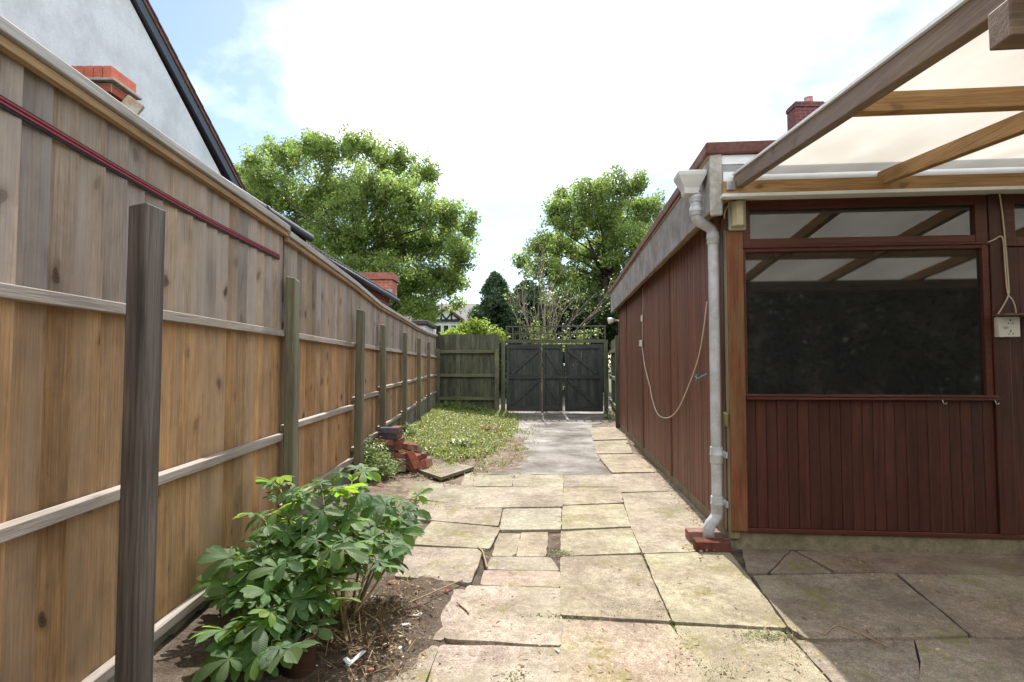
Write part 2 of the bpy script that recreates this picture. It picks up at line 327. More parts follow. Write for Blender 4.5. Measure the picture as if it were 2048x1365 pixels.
def tiles(name, c, w=0.2, h=0.14):
    m = NM(name, 0.85, 0.2); sp = m.n('ShaderNodeSeparateXYZ'); m.l(m.co, sp.inputs[0])
    b = m.n('ShaderNodeTexBrick'); cx = m.n('ShaderNodeCombineXYZ'); m.l(m.math('ADD', sp.outputs[0], sp.outputs[1]), cx.inputs[0]); m.l(sp.outputs[2], cx.inputs[1]); m.l(cx.outputs[0], b.inputs['Vector'])
    b.inputs['Scale'].default_value = 1.0; b.inputs['Brick Width'].default_value = w; b.inputs['Row Height'].default_value = h; b.inputs['Mortar Size'].default_value = 0.008
    b.inputs['Color1'].default_value = (*c, 1); b.inputs['Color2'].default_value = (*[q * 0.78 for q in c], 1); b.inputs['Mortar'].default_value = (*[q * 0.55 for q in c], 1)
    m.color(m.mix(0.6, b.outputs['Color'], m.ramp(m.noise(None, 3, 6, 0.65), [(0.3, 0.65), (0.7, 1.3)]), 'MULTIPLY')); return m.m
M['tile_grey'] = tiles('grey_tiles', (0.20, 0.185, 0.175))
M['tile_dark'] = tiles('dark_tiles', (0.07, 0.065, 0.07))
M['tile_brown'] = tiles('brown_tiles', (0.17, 0.10, 0.08))

def slab_mat():
    m = NM('paving_slab', 0.92, 0.1); v = m.offs()
    n1 = m.noise(v, 3.5, 6, 0.65); n2 = m.noise(v, 160, 3, 0.7); n3 = m.noise(v, 28, 5, 0.7)
    c = m.ramp(n1, [(0.28, (0.23, 0.195, 0.16)), (0.5, (0.345, 0.30, 0.25)), (0.72, (0.42, 0.375, 0.32))])
    c = m.mix(0.85, c, m.ramp(n2, [(0.32, 0.38), (0.5, 1.0), (0.68, 1.5)]), 'MULTIPLY')
    c = m.mix(0.6, c, m.ramp(n3, [(0.3, 0.6), (0.65, 1.2)]), 'MULTIPLY')
    c = m.mix(0.5, c, m.ramp(m.noise(None, 11, 6, 0.75, 0.8), [(0.34, 0.55), (0.58, 1.12)]), 'MULTIPLY')
    c = m.tinted(c)
    dirt = m.math('MULTIPLY', m.ramp(m.noise(None, 1.7, 7, 0.72, 0.4), [(0.46, 0.0), (0.64, 1.0)]), m.ramp(m.noise(None, 40, 4, 0.7), [(0.35, 0.25), (0.6, 1.0)]))
    c = m.mix(m.math('MULTIPLY', dirt, 0.9), c, (0.16, 0.122, 0.092))
    alg = m.math('MULTIPLY', m.ramp(m.noise(m.map(None, (1, 1, 1), (7, 3, 1)), 1.9, 5, 0.6), [(0.5, 0.0), (0.7, 0.45)]), 1.0)
    c = m.mix(alg, c, (0.31, 0.305, 0.19))
    moss = m.math('MULTIPLY', m.ramp(m.noise(m.map(None, (1, 1, 1), (2.3, 8.1, 0)), 3.2, 6, 0.62), [(0.56, 0.0), (0.66, 1.0)]), m.ramp(m.noise(None, 55, 4, 0.7), [(0.38, 0.0), (0.55, 1.0)]))
    c = m.mix(m.math('MULTIPLY', moss, 0.8), c, (0.17, 0.16, 0.035))
    spk = m.ramp(m.voro(None, 130), [(0.06, 1.0), (0.12, 0.0)])
    c = m.mix(m.math('MULTIPLY', spk, 0.5), c, (0.62, 0.56, 0.48))
    c = m.mix(m.math('MULTIPLY', m.ramp(m.noise(None, 24, 8, 0.85), [(0.52, 0.0), (0.62, 1.0)]), 0.45), c, (0.15, 0.12, 0.09))
    c = m.mix(m.math('MULTIPLY', m.ramp(m.voro(m.map(None, (1, 1, 1), (4, 4, 4)), 55), [(0.05, 1.0), (0.09, 0.0)]), 0.5), c, (0.12, 0.085, 0.06))
    m.color(c); m.bump(m.mix(0.5, n2, n3), 0.35, 0.006); return m.m
M['slab'] = slab_mat()
def soil_mat():
    m = NM('soil', 0.95, 0.1)
    n = m.noise(None, 9, 7, 0.7); n2 = m.noise(None, 90, 4, 0.7)
    c = m.ramp(n, [(0.3, (0.05, 0.036, 0.026)), (0.5, (0.10, 0.075, 0.055)), (0.7, (0.175, 0.138, 0.108))])
    c = m.mix(0.8, c, m.ramp(n2, [(0.3, 0.5), (0.7, 1.5)]), 'MULTIPLY')
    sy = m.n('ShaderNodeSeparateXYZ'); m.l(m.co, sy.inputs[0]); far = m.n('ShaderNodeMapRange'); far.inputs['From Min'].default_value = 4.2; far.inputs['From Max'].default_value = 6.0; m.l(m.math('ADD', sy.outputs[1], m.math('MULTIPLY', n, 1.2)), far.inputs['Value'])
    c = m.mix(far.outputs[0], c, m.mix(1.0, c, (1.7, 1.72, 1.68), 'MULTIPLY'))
    c = m.mix(m.math('MULTIPLY', m.ramp(m.voro(None, 60), [(0.05, 1.0), (0.12, 0.0)]), 0.6), c, (0.42, 0.36, 0.30))
    m.color(c); m.bump(m.mix(0.5, n, n2), 0.8, 0.02); return m.m
M['soil'] = soil_mat()
def drive_mat():
    m = NM('driveway_concrete', 0.8, 0.2)
    n = m.noise(None, 1.6, 7, 0.68, 0.5); n2 = m.noise(None, 26, 6, 0.7)
    c = m.ramp(n, [(0.3, (0.06, 0.05, 0.041)), (0.46, (0.13, 0.112, 0.093)), (0.62, (0.235, 0.21, 0.182))])
    c = m.mix(0.6, c, m.ramp(n2, [(0.3, 0.6), (0.7, 1.35)]), 'MULTIPLY')
    m.color(c); m.rough(m.ramp(m.noise(m.map(None, (1, 1, 1), (5, 1, 0)), 1.4, 5, 0.6), [(0.42, 0.95), (0.62, 0.55)])); m.bump(n2, 0.5, 0.012); return m.m
M['drive'] = drive_mat()
def ground_mat():
    m = NM('open_ground', 0.95, 0.1); n = m.noise(None, 0.6, 7, 0.7)
    m.color(m.ramp(n, [(0.35, (0.10, 0.085, 0.06)), (0.6, (0.09, 0.11, 0.04))])); return m.m
M['ground'] = ground_mat()

def leafmat(name, c, trans, tfac=0.5, rough=0.45, veins=False, spec=0.3):
    m = NM(name, rough, spec)
    t = m.attr('tint')
    a = m.mix(1.0, c, t, 'MULTIPLY'); b = m.mix(1.0, trans, t, 'MULTIPLY')
    if veins:
        uv = m.n('ShaderNodeUVMap').outputs[0]; sp = m.n('ShaderNodeSeparateXYZ'); m.l(uv, sp.inputs[0])
        k = m.math('SUBTRACT', m.math('MULTIPLY', sp.outputs[1], 95.0), m.math('MULTIPLY', m.math('ABSOLUTE', sp.outputs[0]), 16.0))
        w = m.math('SINE', k)
        a = m.mix(0.55, a, m.ramp(w, [(0.0, 0.86), (0.8, 1.06)]), 'MULTIPLY')
        rib = m.ramp(m.math('ABSOLUTE', sp.outputs[0]), [(0.03, 1.0), (0.09, 0.0)])
        a = m.mix(m.math('MULTIPLY', rib, 0.55), a, (0.20, 0.26, 0.10))
        m.bump(w, 0.3, 0.003)
    m.color(a)
    tr = m.n('ShaderNodeBsdfTranslucent'); m.l(b, tr.inputs[0])
    mx = m.n('ShaderNodeMixShader'); mx.inputs[0].default_value = tfac
    m.l(m.b.outputs[0], mx.inputs[1]); m.l(tr.outputs[0], mx.inputs[2]); m.l(mx.outputs[0], m.out.inputs[0])
    return m.m
M['oak'] = leafmat('oak_leaf', (0.135, 0.195, 0.065), (0.30, 0.42, 0.10), 0.5)
M['conifer'] = leafmat('conifer_needle', (0.055, 0.10, 0.055), (0.075, 0.125, 0.05), 0.35)
M['ivy'] = leafmat('hedge_leaf', (0.032, 0.055, 0.022), (0.06, 0.10, 0.025), 0.35)
M['laurel'] = leafmat('bright_leaf', (0.17, 0.25, 0.05), (0.30, 0.40, 0.06), 0.5)
M['weed'] = leafmat('weed_leaf', (0.19, 0.28, 0.085), (0.30, 0.40, 0.10), 0.45)
M['grass'] = leafmat('grass_blade', (0.26, 0.30, 0.10), (0.34, 0.38, 0.10), 0.4)
M['chestnut'] = leafmat('chestnut_leaf', (0.095, 0.17, 0.06), (0.30, 0.46, 0.065), 0.46, 0.5, veins=True, spec=0.28)
M['straw'] = leafmat('dry_straw', (0.34, 0.25, 0.14), (0.28, 0.2, 0.1), 0.25, 0.8)

def glass_pane():
    m = NM('window_glass', 0.035, 0.5); m.b.inputs['IOR'].default_value = 2.05
    n = m.noise(None, 6, 6, 0.7)
    m.color((0.018, 0.019, 0.018)); return m.m
M['glass'] = glass_pane()
def sheet_mat():
    m = NM('translucent_sheet', 0.5, 0.3)
    n = m.noise(m.map(None, (1, 0.35, 1), rot=(0, 0, 0.5)), 2.6, 5, 0.6)
    c = m.ramp(n, [(0.3, (0.60, 0.575, 0.53)), (0.7, (0.72, 0.695, 0.65))])
    c = m.mix(m.math('MULTIPLY', m.ramp(m.voro(None, 4.5), [(0.01, 1.0), (0.03, 0.0)]), 0.3), c, (0.3, 0.26, 0.2))
    m.color((0.7, 0.68, 0.62)); tr = m.n('ShaderNodeBsdfTranslucent'); m.l(c, tr.inputs[0])
    mx = m.n('ShaderNodeMixShader'); mx.inputs[0].default_value = 0.82
    m.l(m.b.outputs[0], mx.inputs[1]); m.l(tr.outputs[0], mx.inputs[2]); m.l(mx.outputs[0], m.out.inputs[0]); return m.m
M['sheet'] = sheet_mat()

# ------------------------------------------------------------------ common geometry
FX0, FSL = -1.311, -0.0445                    # neighbour's fence: x = FX0 + FSL*Y on its board face
def fx(Y): return FX0 + FSL * Y
FROT = math.atan(-FSL)
AS = R(5); C0 = G(1465, 1097)                 # garage corner; its side runs 5 degrees right of straight ahead
sv = Vector((math.sin(AS), math.cos(AS), 0)); rv = Vector((math.cos(AS), -math.sin(AS), 0))
def SLw(x, y, z=0.0): return C0 + rv * x + sv * y + Vector((0, 0, z))
def smooth(a, b, x):
    t = min(1, max(0, (x - a) / (b - a))); return t * t * (3 - 2 * t)
def n2(x, y, s, k=0): return mnoise.noise(Vector((x * s, y * s, k)))
def soil_h(x, y):
    d = x - fx(y)
    h = -0.009 + 0.012 * n2(x, y, 5) + 0.006 * n2(x, y, 17, 3)
    near = 0.09 * (1 - smooth(0.1, 0.75, d)) * (1 - smooth(5.2, 6.2, y))
    far = smooth(5.9, 7.2, y) * (0.06 + 0.12 * (1 - smooth(0.0, 1.3, d))) * (1 - smooth(1.35, 1.9, d + 0.25 * n2(x, y, 1.3, 5)))
    p = G(838, 1200); m = 0.05 * math.exp(-((x - p.x) / 0.17) ** 2 - ((y - p.y) / 0.34) ** 2)
    q = G(700, 1290); m2 = 0.07 * math.exp(-((x - q.x) / 0.25) ** 2 - ((y - q.y) / 0.35) ** 2)
    return h + near + far + m + m2

# ------------------------------------------------------------------ SETTING: ground, driveway, paving
b = MB(); b.box(-400, 400, -60, 900, -0.4, -0.12); struct(b.build('ground', M['ground']))
b = MB(); xs = np.linspace(-2.6, 5.2, 131); ys = np.concatenate([np.linspace(0.3, 7, 120), np.linspace(7.1, 15.5, 75)])
vs = [(x, y, soil_h(x, y) if x > fx(y) - 0.3 else -0.03) for y in ys for x in xs]; nx = len(xs)
b.add(vs, [(j * nx + i, j * nx + i + 1, (j + 1) * nx + i + 1, (j + 1) * nx + i) for j in range(len(ys) - 1) for i in range(nx - 1)])
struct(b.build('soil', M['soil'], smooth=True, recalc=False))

def jag(poly, amp, step):
    out = []
    for i, p in enumerate(poly):
        q = poly[(i + 1) % len(poly)]; L = (Vector(q) - Vector(p)).length; n = max(1, int(L / step))
        for k in range(n):
            t = k / n; w = Vector(p).lerp(Vector(q), t); a = amp if k else amp * 0.4
            out.append((w.x + a * U(-1, 1), w.y + a * U(-1, 1)))
    return out
drv = [G(*p) for p in ((1008, 824), (1216, 824), (1222, 842), (1186, 850), (1188, 880), (1206, 930), (1226, 950), (905, 949), (940, 925), (985, 895), (1015, 865), (1022, 845))]
b = MB(); jp = jag([(p.x, p.y) for p in drv], 0.03, 0.15)
b.prism(jp, -0.1, 0.0); struct(b.build('driveway', M['drive']))
# lane beyond the gate
b = MB(); b.box(-2.5, 5, 14.6, 21, -0.11, -0.004); struct(b.build('road', M['drive']))

SLABS = [  # picture outline of each slab, then lift (m) and tint
 # column between the fence bed and the middle
 ([(767,962),(864,964),(838,1000),(752,992)],0,(0.80,0.84,0.66)),
 ([(862,966),(968,976),(951,1013),(842,998)],0.004,(0.95,0.97,0.86)),
 ([(841,1001),(1004,1018),(996,1052),(816,1036)],0.006,(0.93,0.92,0.84)),
 ([(864,1042),(1000,1056),(978,1098),(826,1088)],0.002,(0.92,0.92,0.82)),
 ([(822,1093),(966,1099),(941,1166),(790,1152)],0.012,(0.95,0.93,0.88)),
 ([(930,1180),(886,1279),(800,1274),(830,1178)],0.008,(0.98,0.92,0.86)),
 ([(878,1293),(836,1400),(700,1390),(800,1288)],-0.002,(0.98,0.92,0.84)),
 # middle column
 ([(930,949),(1024,950),(1024,973),(922,973)],0,(0.98,0.98,0.85)),
 ([(1026,950),(1126,951),(1126,973),(1026,973)],0.002,(1.04,1.03,0.92)),
 ([(966,975),(1126,974),(1124,1013),(951,1015)],0.014,(1.02,1.02,0.9)),
 ([(1008,1018),(1122,1016),(1121,1059),(1000,1060)],0.016,(1.12,1.13,1.05)),
 ([(1000,1063),(1042,1063),(1031,1113),(984,1112)],-0.014,(0.92,0.86,0.78)),
 ([(1044,1064),(1096,1064),(1091,1113),(1033,1113)],-0.008,(1.02,0.97,0.84)),
 ([(984,1114),(1100,1115),(1118,1141),(972,1139)],-0.008,(0.97,0.91,0.86)),
 ([(970,1141),(1120,1143),(1120,1174),(962,1170)],0.004,(1.0,0.92,0.86)),
 ([(936,1172),(1121,1176),(1121,1290),(890,1277)],0.014,(1.04,0.99,0.9)),
 ([(882,1290),(1120,1296),(1118,1420),(842,1410)],0.0,(1.08,1.03,0.95)),
 # column beside it
 ([(1128,951),(1224,949),(1238,974),(1128,974)],0.002,(1.0,0.97,0.84)),
 ([(1128,975),(1239,975),(1246,1005),(1126,1010)],0.004,(0.98,0.98,0.82)),
 ([(1126,1012),(1246,1008),(1260,1053),(1124,1059)],0.01,(1.02,1.02,0.86)),
 ([(1123,1061),(1261,1056),(1281,1106),(1122,1112)],0.0,(0.98,0.97,0.82)),
 ([(1122,1114),(1282,1110),(1341,1242),(1122,1230)],0.018,(0.9,0.84,0.72)),
 ([(1122,1236),(1338,1249),(1392,1330),(1420,1420),(1121,1420)],0.0,(1.04,0.94,0.83)),
 # along the garage
 ([(1180,856),(1246,852),(1253,879),(1186,881)],0.0,(1.05,1.0,0.88)),
 ([(1187,883),(1254,881),(1265,906),(1194,907)],0.002,(1.06,1.0,0.9)),
 ([(1195,909),(1272,908),(1322,944),(1224,946)],0.004,(1.06,0.99,0.89)),
 ([(1225,949),(1325,946),(1362,981),(1241,984)],0.004,(1.05,0.98,0.88)),
 ([(1243,987),(1364,983),(1440,1070),(1462,1100),(1286,1106),(1262,1052)],0.004,(1.06,1.0,0.88)),
 ([(1288,1109),(1458,1103),(1573,1255),(1346,1243)],0.020,(1.0,0.97,0.80)),
 ([(1350,1252),(1564,1264),(1640,1345),(1700,1420),(1440,1420),(1380,1320)],0.0,(0.88,0.88,0.72)),
 # under the canopy
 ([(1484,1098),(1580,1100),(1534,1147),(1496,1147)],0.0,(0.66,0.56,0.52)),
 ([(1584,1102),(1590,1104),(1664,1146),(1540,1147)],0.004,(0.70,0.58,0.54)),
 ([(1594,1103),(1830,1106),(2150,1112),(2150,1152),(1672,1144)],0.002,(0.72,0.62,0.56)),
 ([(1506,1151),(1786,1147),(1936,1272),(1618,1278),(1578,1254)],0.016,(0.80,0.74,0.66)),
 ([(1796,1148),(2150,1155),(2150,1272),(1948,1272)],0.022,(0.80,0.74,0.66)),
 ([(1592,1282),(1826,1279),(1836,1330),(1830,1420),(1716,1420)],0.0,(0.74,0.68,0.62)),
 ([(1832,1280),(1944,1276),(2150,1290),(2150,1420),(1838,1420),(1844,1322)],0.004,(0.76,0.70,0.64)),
]
b = MB()
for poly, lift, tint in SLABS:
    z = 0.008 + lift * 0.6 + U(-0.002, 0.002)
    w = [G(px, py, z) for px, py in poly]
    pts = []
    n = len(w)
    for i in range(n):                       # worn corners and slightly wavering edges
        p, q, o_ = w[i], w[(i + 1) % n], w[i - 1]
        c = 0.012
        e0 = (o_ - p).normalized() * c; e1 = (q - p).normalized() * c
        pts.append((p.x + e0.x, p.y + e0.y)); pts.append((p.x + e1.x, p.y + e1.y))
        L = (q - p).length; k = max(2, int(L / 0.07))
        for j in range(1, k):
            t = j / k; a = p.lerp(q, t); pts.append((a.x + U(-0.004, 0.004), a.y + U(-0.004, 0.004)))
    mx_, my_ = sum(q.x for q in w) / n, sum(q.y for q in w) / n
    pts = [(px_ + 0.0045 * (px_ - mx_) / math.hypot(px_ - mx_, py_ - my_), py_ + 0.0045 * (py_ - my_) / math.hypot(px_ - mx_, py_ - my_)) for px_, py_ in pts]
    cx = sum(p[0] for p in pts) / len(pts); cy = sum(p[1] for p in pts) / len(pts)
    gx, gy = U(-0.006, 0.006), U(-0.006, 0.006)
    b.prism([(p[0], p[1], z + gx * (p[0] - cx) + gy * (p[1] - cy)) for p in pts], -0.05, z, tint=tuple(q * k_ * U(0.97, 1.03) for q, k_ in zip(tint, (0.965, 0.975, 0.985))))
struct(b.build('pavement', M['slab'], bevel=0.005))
b = MB()                                      # the yard goes on behind the photographer
for i in range(-1, 6):
    for j in range(9):
        z = 0.008 + U(-0.003, 0.003); b.box(i * 0.62 + 0.01, i * 0.62 + 0.605, 1.86 - 0.62 * (j + 1) + 0.01, 1.86 - 0.62 * j, -0.05, z, tint=tuple(U(0.85, 1.0) * q for q in (0.98, 0.93, 0.82)))
struct(b.build('patio', M['slab'], bevel=0.005))

# ------------------------------------------------------------------ NEIGHBOUR'S FENCE
jY = [0.25, 3.50, 5.31, 6.56, 8.30, 10.03, 11.65, 14.25]
jT = [2.12, 2.06, 2.01, 1.94, 1.93, 1.91, 1.91, 1.97]
pB = [0.13, 0.27, 0.36, 0.42, 0.45, 0.47, 0.50]
pR2 = [0.755, 0.80, 0.87, 0.92, 0.93, 0.94, 0.95]
FL = ['weathered closeboard fence bay carrying the red and black strap', 'fence bay rising directly behind the chestnut sapling',
      'short narrow fence bay behind the leafy weed clump', 'fence bay with the brick pile leaning at its foot',
      'fence bay just beyond the brick pile', 'small distant fence bay below the dark flat shed roof', 'greyest fence bay touching the mossy end fence']
for i in range(7):
    y0, y1 = jY[i], jY[i + 1]; L = (y1 - y0) / math.cos(FROT)
    t = thing('closeboard_fence', FL[i], 'fence panel', (fx(y0), y0, 0), FROT, 'bays of the closeboard fence')
    bd, lo = MB(), MB(); y = 0.012; zb = pB[i]
    top = lambda q: jT[i] - 0.01 + ((jT[i + 1] + (0.03 if i == 0 else 0)) - jT[i]) * q / L
    g = 0.112
    while y < L - 0.03:
        w = min(g + 0.014, L - 0.012 - y); tn = U(0.70, 1.22); hue = U(-1, 1); tint = (tn * (1 + 0.06 * hue), tn, tn * (1 - 0.12 * hue)); off = U(0, 60)
        yy, x0, tk = y, U(-0.003, 0.003), 0.017
        # feather-edged board: thick edge laps the thin edge of the board before it
        def wedge(mb, za, zb_):
            mb.add([(x0 - 0.022, yy, za), (x0 - 0.018, yy, za), (x0, yy + w, za), (x0 - 0.022, yy + w, za),
                    (x0 - 0.022, yy, zb_), (x0 - 0.018, yy, zb_), (x0, yy + w, zb_), (x0 - 0.022, yy + w, zb_)],
                   [(3, 2, 1, 0), (4, 5, 6, 7), (0, 1, 5, 4), (1, 2, 6, 5), (2, 3, 7, 6), (3, 0, 4, 7)], tint, off)
        wedge(bd, 1.40, top(y) + U(-0.008, 0.004)); wedge(lo, zb + 0.02, 1.398)
        y += g + U(-0.006, 0.006)
    bd.build('upper_boards', M['board'], t, bevel=0.002, seg=1)
    lo.build('lower_boards', M['board_low'], t, bevel=0.002, seg=1)
    for z in (1.40, pR2[i], zb + 0.03):
        r = MB(); zs = U(-0.006, 0.006)
        s0 = z - 0.024; s1 = z + 0.02
        r.add([(0.0, 0.0, s0), (0.034, 0, s0), (0.034, 0, s1 - 0.005), (0.0, 0, s1), (0.0, L, s0 + zs), (0.034, L, s0 + zs), (0.034, L, s1 - 0.005 + zs), (0.0, L, s1 + zs)],
              [(0, 3, 2, 1), (4, 5, 6, 7), (0, 1, 5, 4), (1, 2, 6, 5), (2, 3, 7, 6), (3, 0, 4, 7)], tint=(U(0.9, 1.08),) * 3)
        r.build('rail', M['rail'], t, bevel=0.003)
    c = MB(); e0, e1 = jT[i], top(L) + 0.01
    def bar(mb, xa, xb, za, zb_): mb.add([(xa, 0.004, e0 + za), (xb, 0.004, e0 + za), (xb, 0.004, e0 + zb_), (xa, 0.004, e0 + zb_ + 0.006), (xa, L - 0.004, e1 + za), (xb, L - 0.004, e1 + za), (xb, L - 0.004, e1 + zb_), (xa, L - 0.004, e1 + zb_ + 0.006)],
              [(0, 3, 2, 1), (4, 5, 6, 7), (0, 1, 5, 4), (1, 2, 6, 5), (2, 3, 7, 6), (3, 0, 4, 7)])
    bar(c, -0.05, 0.045, -0.038, 0.0); c.build('capping', M['cap_rail'], t, bevel=0.004)
    c = MB(); bar(c, 0.002, 0.030, -0.068, -0.04); c.build('capping_batten', M['cap_under'], t, bevel=0.002)
    gb = MB(); ny, nz = max(8, int(L / 0.025)), 12           # rock-faced concrete gravel board
    vs = []
    for k in range(nz + 1):
        for j in range(ny + 1):
            yy, zz = L * j / ny, -0.12 + (zb + 0.004 + 0.12) * k / nz
            row = math.floor((zz + 0.12) / 0.085); col = math.floor(yy / 0.23 + 0.5 * (row % 2))
            fy = abs((yy / 0.23 + 0.5 * (row % 2)) % 1 - 0.5) * 2; fz = abs(((zz + 0.12) / 0.085) % 1 - 0.5) * 2
            bulge = 0.016 * (1 - max(fy ** 8, fz ** 6))
            vs.append((-0.012 + bulge + 0.011 * n2(yy + 10 * i, zz, 14, 2) + 0.006 * n2(yy + i, zz, 40, 4), yy, zz))
    gb.add(vs, [(k * (ny + 1) + j, k * (ny + 1) + j + 1, (k + 1) * (ny + 1) + j + 1, (k + 1) * (ny + 1) + j) for k in range(nz) for j in range(ny)])
    gb.box(-0.05, -0.03, 0, L, -0.12, zb); gb.build('gravel_board', M['gravel_board'], t, smooth=True)

PT = [1.77, 1.745, 1.69, 1.70, 1.70, 1.70, 1.66]
PLb = ['tall mossy fence post beside the end of the red strap', 'dark slightly leaning fence post behind the leafy weed clump', 'dark fence post standing directly behind the brick pile',
      'fence post just past the brick pile', 'thin fence post, third before the mossy end fence', 'thin fence post, second before the mossy end fence', 'far corner fence post meeting the mossy end fence']
for i in range(7):
    Y = jY[i + 1]; h = PT[i] + 0.15; w, d = 0.072, 0.105
    if i == 6: Y -= 0.05
    t = MB(); gz = -0.15
    lean = 0.012 if i == 1 else 0
    t.add([(0.004, -d / 2, 0), (w, -d / 2, 0), (w, d / 2, 0), (0.004, d / 2, 0), (0.004, -d / 2, h - 0.01), (w - 0.012 + lean, -d / 2 + 0.004, h - 0.02), (w - 0.012 + lean, d / 2 - 0.004, h - 0.03), (0.004, d / 2, h)],
          [(0, 3, 2, 1), (4, 5, 6, 7), (0, 1, 5, 4), (1, 2, 6, 5), (2, 3, 7, 6), (3, 0, 4, 7)], tint=(U(0.8, 1.05),) * 3)
    o = t.build('fence_post', M['post'], bevel=0.008); o.location = (fx(Y) + 0.034, Y, gz); o.rotation_euler = (0, R(0.4 if i == 1 else 0), FROT)
    tag(o, PLb[i], 'fence post', 'old posts along the closeboard fence')
# thin dark slip of the tall post between the first two bays
b = MB(); b.box(-0.03, 0.0, -0.02, 0.02, 1.6, 2.03); o = b.build('post_slip', M['post_dark']); o.location = (fx(3.53), 3.5, 0); o.rotation_euler = (0, 0, FROT)
tag(o, 'thin dark upright slip in the gap between the first two fence bays', 'fence slip')

# free-standing dark post
b = MB(); hh = 1.68
b.add([(0, 0, -0.1), (0.052, 0, -0.1), (0.052, 0.105, -0.1), (0, 0.105, -0.1), (0.001, 0, hh - 0.012), (0.052, 0, hh), (0.052, 0.105, hh + 0.004), (0.001, 0.105, hh - 0.006)],
      [(0, 3, 2, 1), (4, 5, 6, 7), (0, 1, 5, 4), (1, 2, 6, 5), (2, 3, 7, 6), (3, 0, 4, 7)])
o = b.build('timber_post', M['post_dark'], bevel=0.004); o.location = (-1.13, 1.60, 0); o.rotation_euler = (0, 0, R(4))
tag(o, 'big dark brown sawn timber post standing free in front of the fence', 'post')

# strap
t = thing('strap', 'red and black striped webbing strap stretched along the upper fence', 'strap', (fx(0.3), 0.3, 0), FROT)
bk, r1, r2 = MB(), MB(), MB()
def zst(y): 
    Yw = 0.3 + y; return 1.925 - 0.012 * Yw + 0.010 * math.sin(Yw * 1.6) - 0.016 * math.exp(-((Yw - 2.2) / 0.9) ** 2)
ys_ = np.linspace(0, 3.13, 40)
for mb, a, c_, xo in ((bk, -0.016, 0.016, 0.005), (r1, -0.006, -0.0005, 0.0072), (r2, 0.0055, 0.011, 0.0072)):
    vs = []
    for y in ys_:
        z = zst(y); vs += [(xo - 0.005, y, z + a), (xo, y, z + a), (xo, y, z + c_), (xo - 0.005, y, z + c_)]
    fs = []
    for k in range(len(ys_) - 1):
        for q in range(4): fs.append((k * 4 + q, k * 4 + (q + 1) % 4, k * 4 + 4 + (q + 1) % 4, k * 4 + 4 + q))
    fs += [(0, 1, 2, 3), tuple(4 * (len(ys_) - 1) + q for q in (3, 2, 1, 0))]
    mb.add(vs, fs)
bk.build('webbing', M['strap_black'], t); r1.build('stripe', M['strap_red'], t); r2.build('stripe', M['strap_red'], t)

# ------------------------------------------------------------------ END FENCE, GATE, TRELLIS
GL = Vector((-0.16, 13.83, 0))
def gt(name, label, cat): return thing(name, label, cat, GL, -AS)
t = gt('back_fence', 'mossy dark green closeboard fence closing the yard between corner post and gate', 'fence')
x0, x1 = -1.86, -0.16
b = MB(); x = x0
while x < x1:
    tn = U(0.75, 1.15); b.box(x, min(x + 0.098, x1), 0.0 + U(0, 0.004), 0.018, 0.08, 1.97 + U(-0.012, 0.012), tint=(tn, tn * U(0.97, 1.05), tn)); x += 0.1
b.build('boards', M['green_wood'], t, bevel=0.002, seg=1)
for z in (1.53, 0.93, 0.35):
    b = MB(); b.box(x0, x1 - 0.06, -0.05, -0.001, z - 0.04, z + 0.04, tint=(U(0.8, 1.1),) * 3); b.build('rail', M['green_rail'], t, bevel=0.005)
for x in (-1.72, -0.21):
    b = MB(); b.box(x - 0.055, x + 0.055, -0.14, -0.052, -0.1, 1.60, tint=(1.25, 1.2, 1.1)); b.build('post', M['green_wood'], t, bevel=0.008)
t = gt('yard_gate', 'dark painted three leaf timber gate with diagonal braces', 'gate')
k = 0.01252
def gx(px): return (px - 1013) * k
def leaf(px0, px1, br, nm='gate_leaf'):
    lf = MB(); a, c_ = gx(px0), gx(px1); x = a
    n = max(2, round((c_ - a) / 0.1)); w = (c_ - a) / n
    for i in range(n):
        tn = U(0.8, 1.2); lf.box(a + i * w + 0.0005, a + (i + 1) * w - 0.0005, 0.002 * (i % 2), 0.02 + 0.002 * (i % 2), 0.045, 1.71, tint=(tn, tn, tn))
    o = lf.build(nm, M['gate'], t, bevel=0.002, seg=1)
    for z0, z1 in ((1.60, 1.70), (0.85, 0.95), (0.06, 0.17)):
        fr = MB(); fr.box(a + 0.06, c_ - 0.06, -0.026, -0.001, z0, z1); fr.build('ledge', M['gate_x'], o, bevel=0.003)
    for xx in (a, c_ - 0.06):
        fr = MB(); fr.box(xx, xx + 0.06, -0.03, -0.001, 0.05, 1.705); fr.build('stile', M['gate'], o, bevel=0.003)
    for (ax, az, bx, bz) in br:
        fr = MB(); A, B = Vector((gx(ax), -0.012, az)), Vector((gx(bx), -0.012, bz)); d = (B - A); L = d.length; ang = math.atan2(d.z, d.x)
        fr.box(0, L, -0.011, 0.011, -0.04, 0.04, Matrix.Translation(A) @ Matrix.Rotation(-ang, 4, 'Y')); fr.build('brace', M['gate_x'], o, bevel=0.002)
    return o
l1 = leaf(1015, 1084, [(1026, 0.98, 1079, 1.57), (1026, 0.20, 1079, 0.82)])
l2 = leaf(1087, 1127, [(1094, 1.57, 1121, 0.98), (1094, 0.82, 1121, 0.20)])
l3 = leaf(1131, 1206, [(1138, 1.57, 1194, 0.98), (1138, 0.82, 1194, 0.20)])
for lf, xx in ((l1, gx(1085)), (l3, gx(1129))):
    b = MB(); b.tube([(xx, -0.045, 0.05), (xx, -0.045, 0.55)], 0.009, 6); b.build('bolt', M['iron'], t); b = MB(); b.tube([(xx, -0.045, 0.75), (xx, -0.045, 1.15)], 0.009, 6)
    b.build('bolt', M['iron'], t); b = MB(); b.box(xx - 0.07, xx + 0.09, -0.05, -0.032, 0.87, 0.90); b.build('hasp', M['iron'], t)
